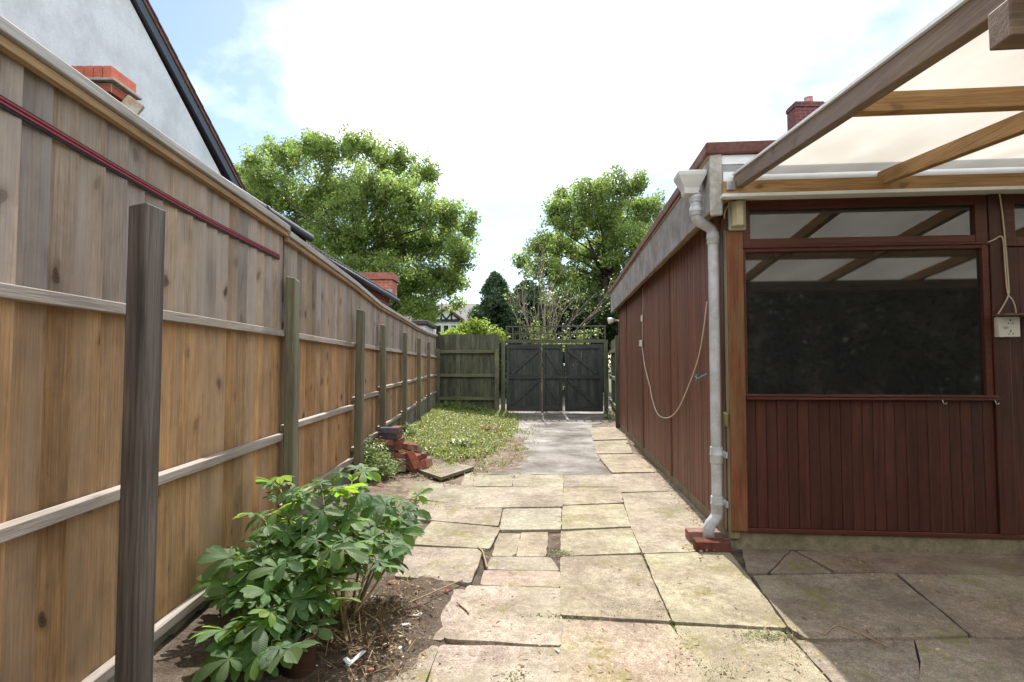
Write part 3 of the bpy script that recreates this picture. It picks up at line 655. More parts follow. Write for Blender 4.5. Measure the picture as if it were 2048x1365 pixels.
for px in (1008, 1212):
    b = MB(); a = gx(px); b.box(a - 0.05, a + 0.05, -0.05, 0.05, -0.1, 1.80, tint=(0.9, 0.95, 0.85)); b.build('gate_post', M['green_wood'], t, bevel=0.006)
b = MB(); b.box(gx(1012), gx(1211), -0.03, 0.03, 1.745, 1.80); b.build('head_rail', M['trellis'], t, bevel=0.004)
t = gt('trellis', 'square mesh wooden trellis fixed along the top of the gate', 'trellis')
b = MB(); a, c_ = gx(1013), gx(1212)
for z0, z1 in ((1.80, 1.83), (2.14, 2.175)): b.box(a, c_, -0.02, 0.015, z0, z1)
for xx in (a, c_ - 0.035): b.box(xx, xx + 0.035, -0.019, 0.014, 1.83, 2.14)
b.build('frame', M['trellis'], t, bevel=0.003)
b = MB(); b.box(a, c_, 0.0, 0.014, 1.962, 1.996)
for i in range(1, 14): xx = a + (c_ - a) * i / 14 + U(-0.006, 0.006); b.box(xx - 0.017, xx + 0.017, -0.014, -0.001, 1.83, 2.14)
b.build('lattice', M['trellis'], t)
# short return fence between gate and garage
A = SLw(0.03, 6.9); B = GL + rv * gx(1222)
ang = math.atan2(B.y - A.y, B.x - A.x); L = (B - A).length
t = thing('return_fence', 'short mossy green fence running from the gate to the garage end', 'fence', (A.x, A.y, 0), ang)
b = MB(); x = 0
while x < L: b.box(x, min(x + 0.1, L), -0.012, 0.0, 0.12, 1.78 + U(-0.01, 0.01), tint=(U(0.7, 1.0),) * 3); x += 0.107
b.build('boards', M['green_wood'], t)
for z in (1.5, 0.9, 0.32):
    b = MB(); b.box(0, L, 0.001, 0.05, z - 0.04, z + 0.04); b.build('rail', M['green_rail'], t, bevel=0.004)
b = MB(); b.box(-0.05, 0.05, 0.002, 0.1, -0.1, 1.75); b.build('post', M['green_wood'], t, bevel=0.006)

# ------------------------------------------------------------------ GARAGE
gar = thing('garage', 'long low flat roofed garage clad in reddish brown boards', 'garage', C0, -AS)
LG, WG, HW = 6.75, 5.2, 2.34
b = MB(); b.box(0.03, WG, 0.05, LG, -0.1, 0.115); b.box(0.0, 0.03, 0.03, LG, -0.1, 0.10); b.box(0.02, WG, 0.02, 0.05, -0.1, 0.112)
b.build('plinth', M['plinth'], gar, bevel=0.006)
b = MB(); b.box(0.05, WG, 0.08, LG - 0.02, 0.116, HW); b.build('wall_core', M['dark'], gar)
# side wall: four panels of narrow vertical strips with batten between
bat = [0.13, 1.935, 3.80, 5.56, 6.72]
for i in range(4):
    b = MB(); y = bat[i] + 0.03; w = 0.058 if i < 2 else 0.075
    while y < bat[i + 1] - 0.03:
        tn = U(0.8, 1.15); b.box(-0.004 + U(-0.002, 0.002), 0.045, y, min(y + w - 0.007, bat[i + 1] - 0.031), 0.10, 2.27, tint=(tn, tn * U(0.95, 1.03), tn)); y += w
    b.box(0.02, 0.044, bat[i] + 0.03, bat[i + 1] - 0.03, 0.101, 2.26, tint=(0.3, 0.3, 0.3))
    b.build('side_panel', M['cedar'], gar, bevel=0.003, seg=1)
for y in bat[1:]:
    b = MB(); b.box(-0.022, 0.044, y - 0.028, y + 0.028, 0.09, 2.27, tint=(0.85, 0.8, 0.8)); b.build('batten', M['cedar'], gar, bevel=0.004)
b = MB(); b.box(-0.012, 0.05, 0.0, 0.05, 0.06, 2.30); b.build('corner_strip', M['bleached'], gar, bevel=0.004)
b = MB(); b.box(-0.016, 0.044, 0.052, 0.115, 0.09, 2.28); b.build('batten', M['cedar_red'], gar, bevel=0.004)
b = MB(); b.box(-0.008, 0.096, -0.02, -0.001, 0.115, 2.32); b.build('corner_post', M['cedar_post'], gar, bevel=0.004)
# front wall: boards under the window and a boarded bay beyond it
def vboards(x0, x1, z0, z1, w, name='cladding'):
    b = MB(); n = max(1, round((x1 - x0) / w)); w = (x1 - x0) / n
    for i in range(n):
        tn = U(0.82, 1.12); b.box(x0 + i * w + 0.001, x0 + (i + 1) * w - 0.001, 0.004 + U(-0.002, 0.002), 0.055, z0, z1, tint=(tn, tn, tn))
    b.box(x0, x1, 0.012, 0.05, z0 + 0.001, z1 - 0.001, tint=(0.6, 0.6, 0.6)); return b.build(name, M['cedar_red'], gar, bevel=0.003, seg=1)
vboards(0.098, 1.63, 0.135, 0.972, 0.066)
vboards(1.735, 3.4, 0.135, 1.955, 0.075)
vboards(3.42, WG, 0.135, 2.3, 0.075)
b = MB(); b.box(0.098, WG, -0.006, 0.05, 0.108, 0.134); b.build('bottom_rail', M['cedar_red_x'], gar, bevel=0.003)
b = MB(); b.box(1.632, 1.733, -0.012, 0.05, 0.135, 2.30); b.build('mullion_post', M['cedar_red'], gar, bevel=0.004)
def frame(x0, x1, z0, z1, l, r_, tp, bt, y0=-0.004, y1=0.05):
    b = MB(); b.box(x0, x0 + l, y0, y1, z0, z1); b.box(x1 - r_, x1, y0, y1, z0, z1)
    b.box(x0 + l, x1 - r_, y0 + 0.001, y1, z1 - tp, z1); b.box(x0 + l, x1 - r_, y0 + 0.001, y1, z0, z0 + bt); return b
def window(x0, x1, z0, z1, l, r_, tp, bt, lab=None):
    w = frame(x0, x1, z0, z1, l, r_, tp, bt).build('window', M['cedar_red_x'], gar, bevel=0.004)
    if lab: w['label'] = lab
    b = MB(); b.box(x0 + l - 0.004, x1 - r_ + 0.004, 0.022, 0.03, z0 + bt - 0.004, z1 - tp + 0.004); b.build('pane', M['glass'], w)
    return w
window(0.098, 1.63, 1.99, 2.30, 0.052, 0.075, 0.062, 0.05, 'shallow fanlight strip over the big window')
w = window(0.098, 1.63, 1.0, 1.985, 0.018, 0.042, 0.034, 0.006, 'big dark reflecting window')
b = MB(); b.box(0.098, 1.645, -0.022, 0.02, 0.988, 1.005); b.box(0.098, 1.65, -0.034, 0.02, 0.972, 0.9865); b.build('sill', M['cedar_red_x'], w, bevel=0.004)
b = MB(); b.box(0.098, 1.63, -0.018, 0.02, 1.975, 1.9885); b.build('drip_bead', M['cedar_red_x'], w, bevel=0.003)
window(1.735, 3.4, 1.96, 2.30, 0.06, 0.06, 0.06, 0.06, 'fanlight strip above the boarded bay')
b = MB(); b.box(0.0, WG, -0.012, 0.06, 2.302, 2.34); b.build('head', M['cedar_red_x'], gar)
# eaves and flat roof
fx_ = -0.15
for y0, y1 in ((-0.14, 2.9), (2.904, LG + 0.1)):
    b = MB(); b.box(fx_, fx_ + 0.014, y0 + 0.001, y1, 2.19, 2.56); b.build('fascia', M['fascia'], gar, bevel=0.002)
b = MB(); b.box(fx_ + 0.016, 0.03, -0.13, LG + 0.09, 2.285, 2.30); b.box(fx_ + 0.018, fx_ + 0.06, -0.12, LG + 0.08, 2.205, 2.283); b.build('soffit', M['soffit'], gar)
b = MB(); b.box(fx_ - 0.008, fx_ - 0.001, -0.146, LG + 0.11, 2.542, 2.562, tint=(0.9, 0.85, 0.75)); b.build('drip_batten', M['soffit'], gar)
b = MB(); b.prism([(fx_ + 0.0, -0.145), (fx_ + 0.075, -0.155), (fx_ + 0.085, -0.142), (fx_ + 0.02, -0.10)], 2.165, 2.57)
b.build('corner_block', M['cement'], gar, bevel=0.008)
b = MB(); b.box(fx_ + 0.08, WG, -0.14, -0.11, 2.50, 2.562); b.build('front_fascia', M['white_board'], gar, bevel=0.002)
b = MB(); b.box(fx_ + 0.08, WG, -0.136, -0.11, 2.375, 2.498); b.build('lower_fascia', M['grey_board'], gar, bevel=0.002)
b = MB(); b.box(fx_ - 0.022, WG + 0.1, -0.165, LG + 0.12, 2.5635, 2.645); b.build('roof', M['felt'], gar, bevel=0.012)
b = MB(); b.box(0.03, WG, -0.108, 0.0, 2.30, 2.312); b.build('soffit', M['white_board'], gar)

# hopper and downpipe
dp = thing('downpipe', 'grey plastic rainwater pipe with hopper head down the garage corner', 'downpipe', C0, -AS)
b = MB(); hx, hy = -0.245, -0.03
prof = [(2.485, 0.088, 0.075), (2.475, 0.094, 0.081), (2.455, 0.092, 0.079), (2.375, 0.052, 0.05), (2.335, 0.046, 0.046)]
vs = []; 
for z, a, c_ in prof: vs += [(hx - a, hy - c_, z), (hx + a, hy - c_, z), (hx + a, hy + c_, z), (hx - a, hy + c_, z)]
fs = [(0, 1, 2, 3), tuple(4 * 4 + q for q in (3, 2, 1, 0))]
for i in range(4):
    for q in range(4): fs.append((i * 4 + q, i * 4 + (q + 1) % 4, i * 4 + 4 + (q + 1) % 4, i * 4 + 4 + q))
b.add(vs, fs); b.build('hopper_head', M['hopper'], dp, bevel=0.004)
r_ = 0.034; p0 = Vector((hx + 0.035, hy, 2.36)); pb = Vector((-0.085, 0.03, 0))
b = MB(); b.tube([p0, p0 + Vector((0, 0, -0.05)), p0 + Vector((0, 0, -0.155)), p0 + Vector((0.006, 0.004, -0.18)), p0 + Vector((0.02, 0.01, -0.2)), Vector((pb.x - 0.035, pb.y - 0.01, 2.135)), Vector((pb.x - 0.012, pb.y, 2.12)), Vector((pb.x, pb.y, 2.09)), Vector((pb.x, pb.y, 2.04))], r_ + 0.001, 18); b.build('offset_bend', M['upvc'], dp, smooth=True)
b = MB(); b.tube([(pb.x, pb.y, 2.06), (pb.x, pb.y, 0.30)], r_, 20, cap=False); b.build('pipe', M['upvc'], dp, smooth=True)
for (cx, cy, z, hh_) in ((p0.x, p0.y, 2.315, 0.03), (p0.x, p0.y, 2.225, 0.03), (pb.x, pb.y, 2.055, 0.04), (pb.x, pb.y, 0.60, 0.055), (pb.x, pb.y, 0.275, 0.055)):
    b = MB(); R1 = r_ + 0.006
    b.lathe([(r_ - 0.004, -hh_), (R1 - 0.002, -hh_), (R1, -hh_ + 0.006), (R1, -0.004), (R1 + 0.003, 0), (R1 + 0.003, 0.008), (R1, 0.012), (R1, hh_ - 0.006), (R1 - 0.002, hh_), (r_ - 0.004, hh_)], Matrix.Translation((cx, cy, z)), 22)
    o = b.build('collar', M['upvc'], dp, smooth=True)
    if z < 1:
        c = MB(); c.box(cx, -0.014, cy + 0.01, cy + 0.034, z - 0.012, z + 0.012); c.box(-0.028, -0.016, cy - 0.02, cy + 0.06, z - 0.02, z + 0.02); c.build('bracket', M['upvc'], o, bevel=0.003)
b = MB(); b.tube([(pb.x, pb.y, 0.30), (pb.x, pb.y, 0.225), (pb.x - 0.006, pb.y - 0.003, 0.20), (pb.x - 0.025, pb.y - 0.012, 0.175), (pb.x - 0.05, pb.y - 0.026, 0.155), (pb.x - 0.066, pb.y - 0.034, 0.125), (pb.x - 0.07, pb.y - 0.037, 0.06)], r_ + 0.003, 20); b.build('shoe', M['upvc'], dp, smooth=True)
# brick collar around the drain and pebbles
def brick(loc, rot, tint, label, grp='loose bricks heaped against the fence', size=(0.215, 0.1025, 0.065)):
    b = MB(); L, w, h = [q / 2 for q in size]
    b.box(-L, L, -w, w, 0, 2 * h, tint=tint); o = b.build('brick', M['brick_one'], bevel=0.005); o.location = loc; o.rotation_euler = rot
    return tag(o, label, 'brick', grp)
q = SLw(pb.x - 0.07, pb.y - 0.12, 0.012)
brick(q, (0, 0, -AS), (0.48, 0.42, 0.42), 'half buried red brick in front of the drainpipe outlet', 'bricks around the drain')
q = SLw(pb.x - 0.07, pb.y + 0.10, 0.012); brick(q, (0, 0, -AS + 0.04), (1.0, 1.35, 1.6), 'pale brick behind the drainpipe outlet', 'bricks around the drain')

# bulkhead lamp, socket, shelf, cables
t = thing('bulkhead_light', 'aged cream bulkhead light under the eaves on the corner post', 'wall light', SLw(0.055, -0.021, 2.09), -AS)
b = MB(); b.box(-0.058, 0.058, -0.026, 0.0, 0.0, 0.205); b.build('base', M['lamp_base'], t, bevel=0.016, seg=3)
b = MB(); b.prism([(-0.042, -0.027), (0.042, -0.027), (0.046, -0.05), (0.018, -0.082), (-0.018, -0.082), (-0.046, -0.05)], 0.02, 0.186); b.build('diffuser', M['cream_pl'], t, bevel=0.006)
t = thing('double_socket', 'white double power socket on the red boarding below a small shelf', 'socket', SLw(1.70, -0.002, 1.375), -AS)
b = MB(); b.box(-0.06, 0.066, -0.046, 0.0, 0, 0.128); b.build('box', M['white_pl'], t, bevel=0.004)
for zz in (0.098, 0.03):
    b = MB(); b.box(0.006, 0.012, -0.0475, -0.0455, zz, zz + 0.014); b.box(-0.006, 0.0, -0.0475, -0.0455, zz - 0.014, zz - 0.008); b.box(0.018, 0.026, -0.0475, -0.0455, zz - 0.014, zz - 0.008); b.build('pin_slots', M['dark'], t)
b = MB(); b.box(-0.03, -0.006, -0.051, -0.0455, 0.052, 0.066); b.build('switch', M['cream_pl'], t, bevel=0.001)
b = MB(); b.box(-0.075, 0.6, -0.11, 0.0, 0, 0.012); o = b.build('shelf', M['beam_end'], bevel=0.002); o.location = SLw(1.70, -0.014, 1.507); o.rotation_euler = (0, 0, -AS)
tag(o, 'thin unpainted wooden shelf above the double socket', 'shelf')
def cord(name, pts, rad, mat, label, cat, world=True):
    b = MB()
    P_ = [Vector(p) for p in pts]; sm = []
    for i in range(len(P_) - 1):
        a0, a1, a2, a3 = P_[max(i - 1, 0)], P_[i], P_[i + 1], P_[min(i + 2, len(P_) - 1)]
        for k_ in range(6):
            t_ = k_ / 6; sm.append(0.5 * ((2 * a1) + (a2 - a0) * t_ + (2 * a0 - 5 * a1 + 4 * a2 - a3) * t_ ** 2 + (3 * a1 - a0 - 3 * a2 + a3) * t_ ** 3))
    sm.append(P_[-1]); b.tube(sm, rad, 6); o = b.build(name, mat, smooth=True)
    return tag(o, label, cat)
cord('power_cable', [SLw(1.685, -0.03, 2.31), SLw(1.70, -0.022, 2.24), SLw(1.712, -0.02, 2.10), SLw(1.722, -0.02, 1.9), SLw(1.728, -0.02, 1.72), SLw(1.725, -0.02, 1.645), SLw(1.69, -0.022, 1.575), SLw(1.645, -0.024, 1.50), SLw(1.632, -0.03, 1.43), SLw(1.645, -0.04, 1.385), SLw(1.668, -0.04, 1.374)], 0.0042, M['cable'], 'cream power cable dropping from the canopy beam to the double socket', 'cable')
cord('power_cable', [SLw(1.615, -0.02, 1.985), SLw(1.65, -0.024, 2.0), SLw(1.69, -0.024, 2.02), SLw(1.706, -0.022, 1.98), SLw(1.712, -0.021, 1.8), SLw(1.720, -0.021, 1.66), SLw(1.745, -0.022, 1.615), SLw(1.76, -0.022, 1.57), SLw(1.762, -0.024, 1.521)], 0.0042, M['cable'], 'short white cable looping out of the window frame beside the longer cable', 'cable')
def sidep(px, py, off=-0.03):
    d = ray(px, py); nrm = rv; tt = (off - (O - C0).dot(nrm)) / d.dot(nrm); return O + d * tt
cord('swagged_cable', [sidep(1414, 604), sidep(1408, 655), sidep(1397, 715), sidep(1378, 770), sidep(1355, 820), sidep(1335, 836), sidep(1316, 829), sidep(1305, 800), sidep(1299, 770), sidep(1290, 735), sidep(1285, 700), sidep(1284, 688)], 0.006, M['cable'], 'pale cable hanging in a deep loop across the garage side wall', 'cable')
cord('thin_wire', [sidep(1285, 575), sidep(1286, 610), sidep(1285, 640), sidep(1285, 682)], 0.004, M['cable'], 'thin wire clipped up the garage batten above the junction box', 'wire')
t = thing('junction_box', 'small white junction box on the garage side batten at the end of the looped cable', 'junction box', sidep(1283, 687, -0.023), -AS)
b = MB(); b.box(-0.03, 0.0, -0.10, 0.03, -0.04, 0.04); b.build('box', M['white_pl'], t, bevel=0.006)
b = MB(); b.box(-0.032, -0.0305, -0.06, 0.0, -0.02, 0.02); b.build('cover', M['cream_pl'], t)
b = MB(); b.box(-0.02, 0.0, -0.03, 0.03, -0.04, 0.04); o = b.build('wire_clip', M['white_pl'], bevel=0.005); o.location = sidep(1285, 637, -0.023); o.rotation_euler = (0, 0, -AS)
tag(o, 'tiny white clip on the garage batten higher up than the junction box', 'clip')
t = thing('spotlight', 'small white lamp at the far end of the garage beside the gate', 'lamp', SLw(-0.02, 6.62, 2.02), -AS)
b = MB(); b.tube([(0, 0, 0), (-0.08, 0, 0.02)], 0.015, 8); b.build('arm', M['white_pl'], t)
b = MB(); b.lathe([(0.03, 0), (0.05, 0.05), (0.06, 0.12), (0.05, 0.125)], Matrix.Translation((-0.08, 0, 0.02)) @ Matrix.Rotation(R(-100), 4, 'Y'), 14); b.build('shade', M['white_pl'], t, smooth=True)
cord('blue_string', [sidep(1414, 748), sidep(1405, 752, -0.05), sidep(1396, 757, -0.05), sidep(1391, 753, -0.045), sidep(1394, 750, -0.04), sidep(1392, 762, -0.04)], 0.004, M['blue_cord'], 'short blue cord tied to the grey pipe', 'cord')
t = thing('cable_entry', 'small brown terminal block with lamp wire at the garage corner', 'terminal block', SLw(-0.03, -0.026, 2.10), -AS)
b = MB(); b.box(-0.02, 0.02, -0.02, 0.0, 0, 0.07); b.build('block', M['rust'], t, bevel=0.004)
b = MB(); b.tube([(0.0, -0.012, 0.07), (0.005, -0.02, 0.12), (0.03, -0.02, 0.165), (0.06, -0.02, 0.18)], 0.004, 6); b.build('wire', M['cable'], t)
for x, lb in ((1.29, 'small bright cup hook under the window sill, away from the socket'), (1.60, 'small bright cup hook under the window sill corner by the socket')):
    b = MB(); b.tube([(0, 0, 0.012), (0, -0.012, 0.012), (0, -0.018, 0.004), (0.004, -0.02, -0.01), (0.014, -0.02, -0.014), (0.02, -0.02, -0.004)], 0.0028, 6)
    o = b.build('cup_hook', M['steel'], smooth=True); o.location = SLw(x, -0.035, 0.965); o.rotation_euler = (0, 0, -AS); tag(o, lb, 'hook', 'cup hooks on the sill')
b = MB(); b.box(-0.02, 0.0, -0.03, 0.02, 0, 0.09); o = b.build('wood_offcut', M['bleached'], bevel=0.004); o.location = SLw(-0.012, 0.025, 0.80); o.rotation_euler = (R(18), R(-8), -AS)
tag(o, 'small pale wood offcut nailed low on the garage corner', 'offcut')
b = MB(); b.box(-0.04, 0.26, -0.35, 0.0, 0, 0.045); o = b.build('dark_board', M['dark'], bevel=0.004); o.location = SLw(1.82, -0.02, 0.02); o.rotation_euler = (0, 0, -AS + 0.1)
tag(o, 'flat dark board lying on the paving against the garage plinth', 'board')

# ------------------------------------------------------------------ CANOPY
can = thing('lean_to_canopy', 'timber framed lean-to canopy roofed with cream translucent sheets', 'canopy', C0, -AS)
sl = 0.107
def rz(y): return 2.335 + sl * (y + 0.12)
b = MB(); b.box(-0.075, 4.2, -0.20, -0.142, 2.292, 2.372); b.build('wall_plate', M['pine_x'], can, bevel=0.004)
b = MB(); b.box(-0.085, 4.2, -0.205, -0.141, 2.268, 2.2905); b.build('cover_strip', M['white_board'], can, bevel=0.003)
yo = -2.62
def rafter(x, w=0.05):
    b = MB(); za, zb_ = rz(-0.145), rz(yo)
    b.add([(x, -0.145, za), (x + w, -0.145, za), (x + w, yo, zb_), (x, yo, zb_), (x, -0.145, za + 0.085), (x + w, -0.145, za + 0.085), (x + w, yo, zb_ + 0.085), (x, yo, zb_ + 0.085)],
          [(0, 3, 2, 1), (4, 5, 6, 7), (0, 1, 5, 4), (1, 2, 6, 5), (2, 3, 7, 6), (3, 0, 4, 7)]); return b
for i in range(5): rafter(0.0 + 0.885 * i).build('rafter', M['pine_y'] if i == 0 else M['pine_y2'] if 'pine_y2' in M else M['pine_y'], can, bevel=0.004)
for i in range(4):
    b = MB(); y = -1.52; z = rz(y); b.box(0.051 + 0.885 * i, 0.884 + 0.885 * i, y - 0.025, y + 0.025, z + 0.004, z + 0.082); b.build('noggin', M['pine_x'], can, bevel=0.003)
b = MB(); b.box(-0.03, 4.2, -2.37, -2.30, rz(-2.37) - 0.098, rz(-2.37) - 0.002); b.build('outer_beam', M['beam_end'], can, bevel=0.004)
for x in (4.0,):
    b = MB(); b.box(x, x + 0.09, -2.38, -2.29, -0.05, rz(-2.37) - 0.1); b.build('post', M['beam_end'], can, bevel=0.004)
def strip(x0, x1, h0, h1, name, mat, ya=-0.165, yb=-2.66):
    b = MB(); za, zb_ = rz(ya) + 0.0855, rz(yb) + 0.0855
    b.add([(x0, ya, za + h0), (x1, ya, za + h0), (x1, yb, zb_ + h0), (x0, yb, zb_ + h0), (x0, ya, za + h1), (x1, ya, za + h1), (x1, yb, zb_ + h1), (x0, yb, zb_ + h1)],
          [(0, 3, 2, 1), (4, 5, 6, 7), (0, 1, 5, 4), (1, 2, 6, 5), (2, 3, 7, 6), (3, 0, 4, 7)]); return b.build(name, mat, can)
strip(-0.012, 0.046, 0.0, 0.012, 'edge_trim', M['white_board'])
for i in range(4): strip(0.105 if i == 0 else 0.885 * i + 0.055, 0.885 * (i + 1) + (0.03 if i < 3 else 0.6), 0.004, 0.010, 'roof_sheet', M['sheet'])
b = MB(); b.box(-0.06, 4.2, -0.141, -0.1365, 2.374, 2.45); b.build('flashing', M['white_board'], can)
b = MB(); b.box(-0.06, -0.005, -0.212, -0.2005, 2.31, 2.37); b.build('fixing_plate', M['steel'], can, bevel=0.002)

# ------------------------------------------------------------------ LOOSE THINGS ON THE GROUND
bx, by = -1.44, 6.26; zb = soil_h(bx, by) + 0.0
reds = (1.0, 0.95, 0.95); darks = (0.35, 0.55, 0.85); bluegrey = (0.42, 0.9, 1.5); buff = (1.05, 1.6, 1.5)
BR = [ # dx, dy, level, rotz, tint, label
 (0.02, 0.02, 0, 0.05, (0.55, 0.5, 0.5), 'darkest brick at the bottom of the stacked column'),
 (0.02, 0.13, 0, 0.02, reds, 'red brick at the back of the bottom course'),
 (0.03, 0.02, 1, -0.04, (0.5, 0.45, 0.5), 'dark brick on the second course of the column'),
 (0.0, 0.03, 2, 0.03, reds, 'red brick in the third course of the column'),
 (0.01, 0.14, 2, 0.0, (0.8, 0.8, 0.8), 'brown brick at the back of the third course'),
 (0.0, 0.03, 3, -0.02, (0.45, 0.5, 0.6), 'blackened brick in the fourth course of the column'),
 (-0.01, 0.03, 4, 0.04, (1.05, 0.95, 0.95), 'bright red brick lying under the two grey bricks'),
 (0.035, 0.04, 5, -0.08, darks, 'dark grey brick just below the top of the column'),
 (0.05, 0.04, 6, 0.10, bluegrey, 'pale blue grey brick on the very top of the column'),
 (0.10, 0.10, 6, 1.4, reds, 'red brick turned end on behind the top grey brick'),
 (0.10, 0.10, 5, 1.5, reds, 'red brick end on, one course below the top'),
 (0.12, 0.13, 4, 1.45, (0.9, 1.0, 1.0), 'brown red brick end on behind the bright red one'),
 (0.12, 0.14, 3, 1.52, (0.9, 1.0, 1.0), 'mid height brick end on at the back of the column'),
]
for dx, dy, lv, rz_, tn, lb in BR:
    brick((bx + dx, by + dy, zb + 0.066 * lv), (U(-0.01, 0.01), U(-0.01, 0.01), rz_), tn, lb)
for dx, dy, z, rot, tn, lb in [
 (0.27, 0.22, 0.20, (0.25, 0.18, 0.5), (0.85, 0.8, 0.8), 'brown brick tipped over beside the column'),
 (0.36, 0.24, 0.16, (-0.1, 0.3, 0.8), buff, 'buff topped brick sliding off the heap'),
 (0.26, 0.08, 0.10, (0.0, 0.1, 0.15), (1.1, 1.1, 1.1), 'pinkish brick lying level in the heap'),
 (0.40, 0.06, 0.10, (0.1, 0.12, -0.5), (1.0, 0.85, 0.8), 'red brick end facing out of the heap'),
 (0.46, 0.2, 0.08, (0.0, 0.2, 0.9), (0.7, 0.6, 0.6), 'dark red brick at the outer edge of the heap'),
 (0.27, 0.0, 0.05, (0.05, 0.05, 0.35), bluegrey, 'blue grey brick low in the heap'),
 (0.30, -0.10, 0.03, (0.1, 0.5, 0.7), buff, 'buff brick half sunk at the foot of the heap'),
 (0.46, -0.16, 0.10, (0.2, 0.95, -0.55), (1.1, 0.85, 0.75), 'bright orange red brick leaning steeply at the foot of the heap'),
 (0.20, -0.14, 0.0, (0, 0, 0.1), buff, 'buff brick flat on the ground before the column'),
 (0.62, 0.06, 0.04, (1.3, 0.1, 1.4), (1.2, 1.2, 1.2), 'thin pinkish brick piece standing in the weeds beside the heap'),
 (0.26, 0.22, 0.06, (0, 0, 0.3), reds, 'red brick buried in the middle of the heap'),
 (0.40, 0.18, 0.02, (0, 0, 1.0), reds, 'red brick under the outer edge of the heap')]:
    brick((bx + 0.09 + (dx - 0.09) * 0.66, by + dy, zb + z), rot, tn, lb)
# ridged slab, tilted
A = [G(812, 936, 0.0), G(882, 962, 0.012), G(948, 940, 0.012), G(858, 922, 0.0)]
b = MB(); n = 14
def bil(u, v): return A[0].lerp(A[1], u).lerp(A[3].lerp(A[2], u), v)
top = [bil(0, 0) + Vector((0, 0, .03)), bil(1, 0) + Vector((0, 0, .035)), bil(1, 1) + Vector((0, 0, .035)), bil(0, 1) + Vector((0, 0, .03))]
b.add([tuple(p) for p in A] + [tuple(p) for p in top], [(3, 2, 1, 0), (4, 5, 6, 7), (0, 1, 5, 4), (1, 2, 6, 5), (2, 3, 7, 6), (3, 0, 4, 7)], (1.0, 0.98, 0.88))
for i in range(n):
    for j in range(n):
        u0, v0 = 0.06 + 0.88 * i / n, 0.06 + 0.88 * j / n; d = 0.88 / n * 0.62
        pts = [bil(u0, v0), bil(u0 + d, v0), bil(u0 + d, v0 + d), bil(u0, v0 + d)]
        hz = 0.0335
        b.add([tuple(p + Vector((0, 0, 0.03))) for p in pts] + [tuple(p + Vector((0, 0, hz + 0.003))) for p in pts], [(4, 5, 6, 7), (0, 1, 5, 4), (1, 2, 6, 5), (2, 3, 7, 6), (3, 0, 4, 7)], (1.0, 0.98, 0.88), 1.0)
o = b.build('ridged_slab', M['slab']); tag(o, 'loose concrete slab with a pimpled face lying tilted by the brick heap', 'slab')

def chip(loc, s, mat, label, cat, name, group=None, seed=0, flat=0.5):
    bm = bmesh.new(); bmesh.ops.create_icosphere(bm, subdivisions=1, radius=1)
    rr = random.Random(seed)
    for v in bm.verts: v.co = Vector((v.co.x * s * rr.uniform(0.7, 1.25), v.co.y * s * 0.75 * rr.uniform(0.7, 1.25), v.co.z * s * flat * rr.uniform(0.7, 1.2)))
    me = bpy.data.meshes.new(name); bm.to_mesh(me); bm.free()
    paint(me, np.full((len(me.polygons), 3), rr.uniform(0.75, 1.2)), np.full(len(me.polygons), rr.random()))
    me.materials.append(mat); o = bpy.data.objects.new(name, me); COL.objects.link(o); o.location = loc; o.rotation_euler = (rr.uniform(-.3, .3), rr.uniform(-.3, .3), rr.uniform(0, 6))
    return tag(o, label, cat, group)
CH = [(786, 1166, 0.03, 'largest red brick fragment on the soil beside the sapling'), (892, 1183, 0.022, 'pinkish red brick chip at the slab edge'), (838, 1208, 0.014, 'small red brick chip in the middle of the bare soil'), (741, 1340, 0.018, 'orange red brick chip by the paving near the rusty pot'),
      (852, 1166, 0.016, 'tan stone chip on the dark soil'), (762, 970, 0.05, 'flat orange tile shard beside the weed clump'), (1442, 1027, 0.012, 'tiny dark red chip on the slab along the garage')]
for i, (px, py, s, lb) in enumerate(CH):
    g = G(px, py); z = max(soil_h(g.x, g.y), 0.0) + s * 0.35; g = G(px, py, z); chip(g, s, M['brick_chip'], lb, 'brick chip', 'brick_chip', 'brick chips on the ground', i, 0.45 if px != 762 else 0.15)
rr = random.Random(5)
for i in range(13):
    px, py = [(1395,1098),(1402,1103),(1408,1096),(1413,1101),(1420,1098),(1424,1094),(1404,1110),(1400,1117),(1428,1101),(1436,1113),(1372,1090),(1366,1097),(1378,1100)][i]
    g = G(px, py, 0.03); chip(g + Vector((0, 0, 0.0)), [.009,.011,.008,.012,.010,.012,.009,.011,.008,.008,.008,.009,.007][i], M['stone'], 'small brown pebble scattered on the slab in front of the drain bricks', 'pebble', 'pebble', 'pebbles around the drain', i + 50, 0.8)
SH = [(712, 1318, 0.09, 0.022, 1.0, 'long white plastic strip sticking out of the debris near the pot'), (694, 1322, 0.04, 0.02, 2.2, 'short white plastic flap joined by the long strip'), (812, 1250, 0.035, 0.013, 0.3, 'white china shard with rounded end on the soil'), (838, 1230, 0.03, 0.012, 0.7, 'bluish white shard beside the slab corner'),
      (800, 1297, 0.02, 0.010, 1.2, 'tiny white shard in the dark hollow by the slab edge'), (1114, 1302, 0.026, 0.006, 2.1, 'white splinter lying in the long joint of the paving'), (906, 1252, 0.018, 0.008, 0.9, 'pale blue splinter on the slab edge'), (748, 1195, 0.075, 0.012, 2.7, 'white stick lying under the sapling leaves')]
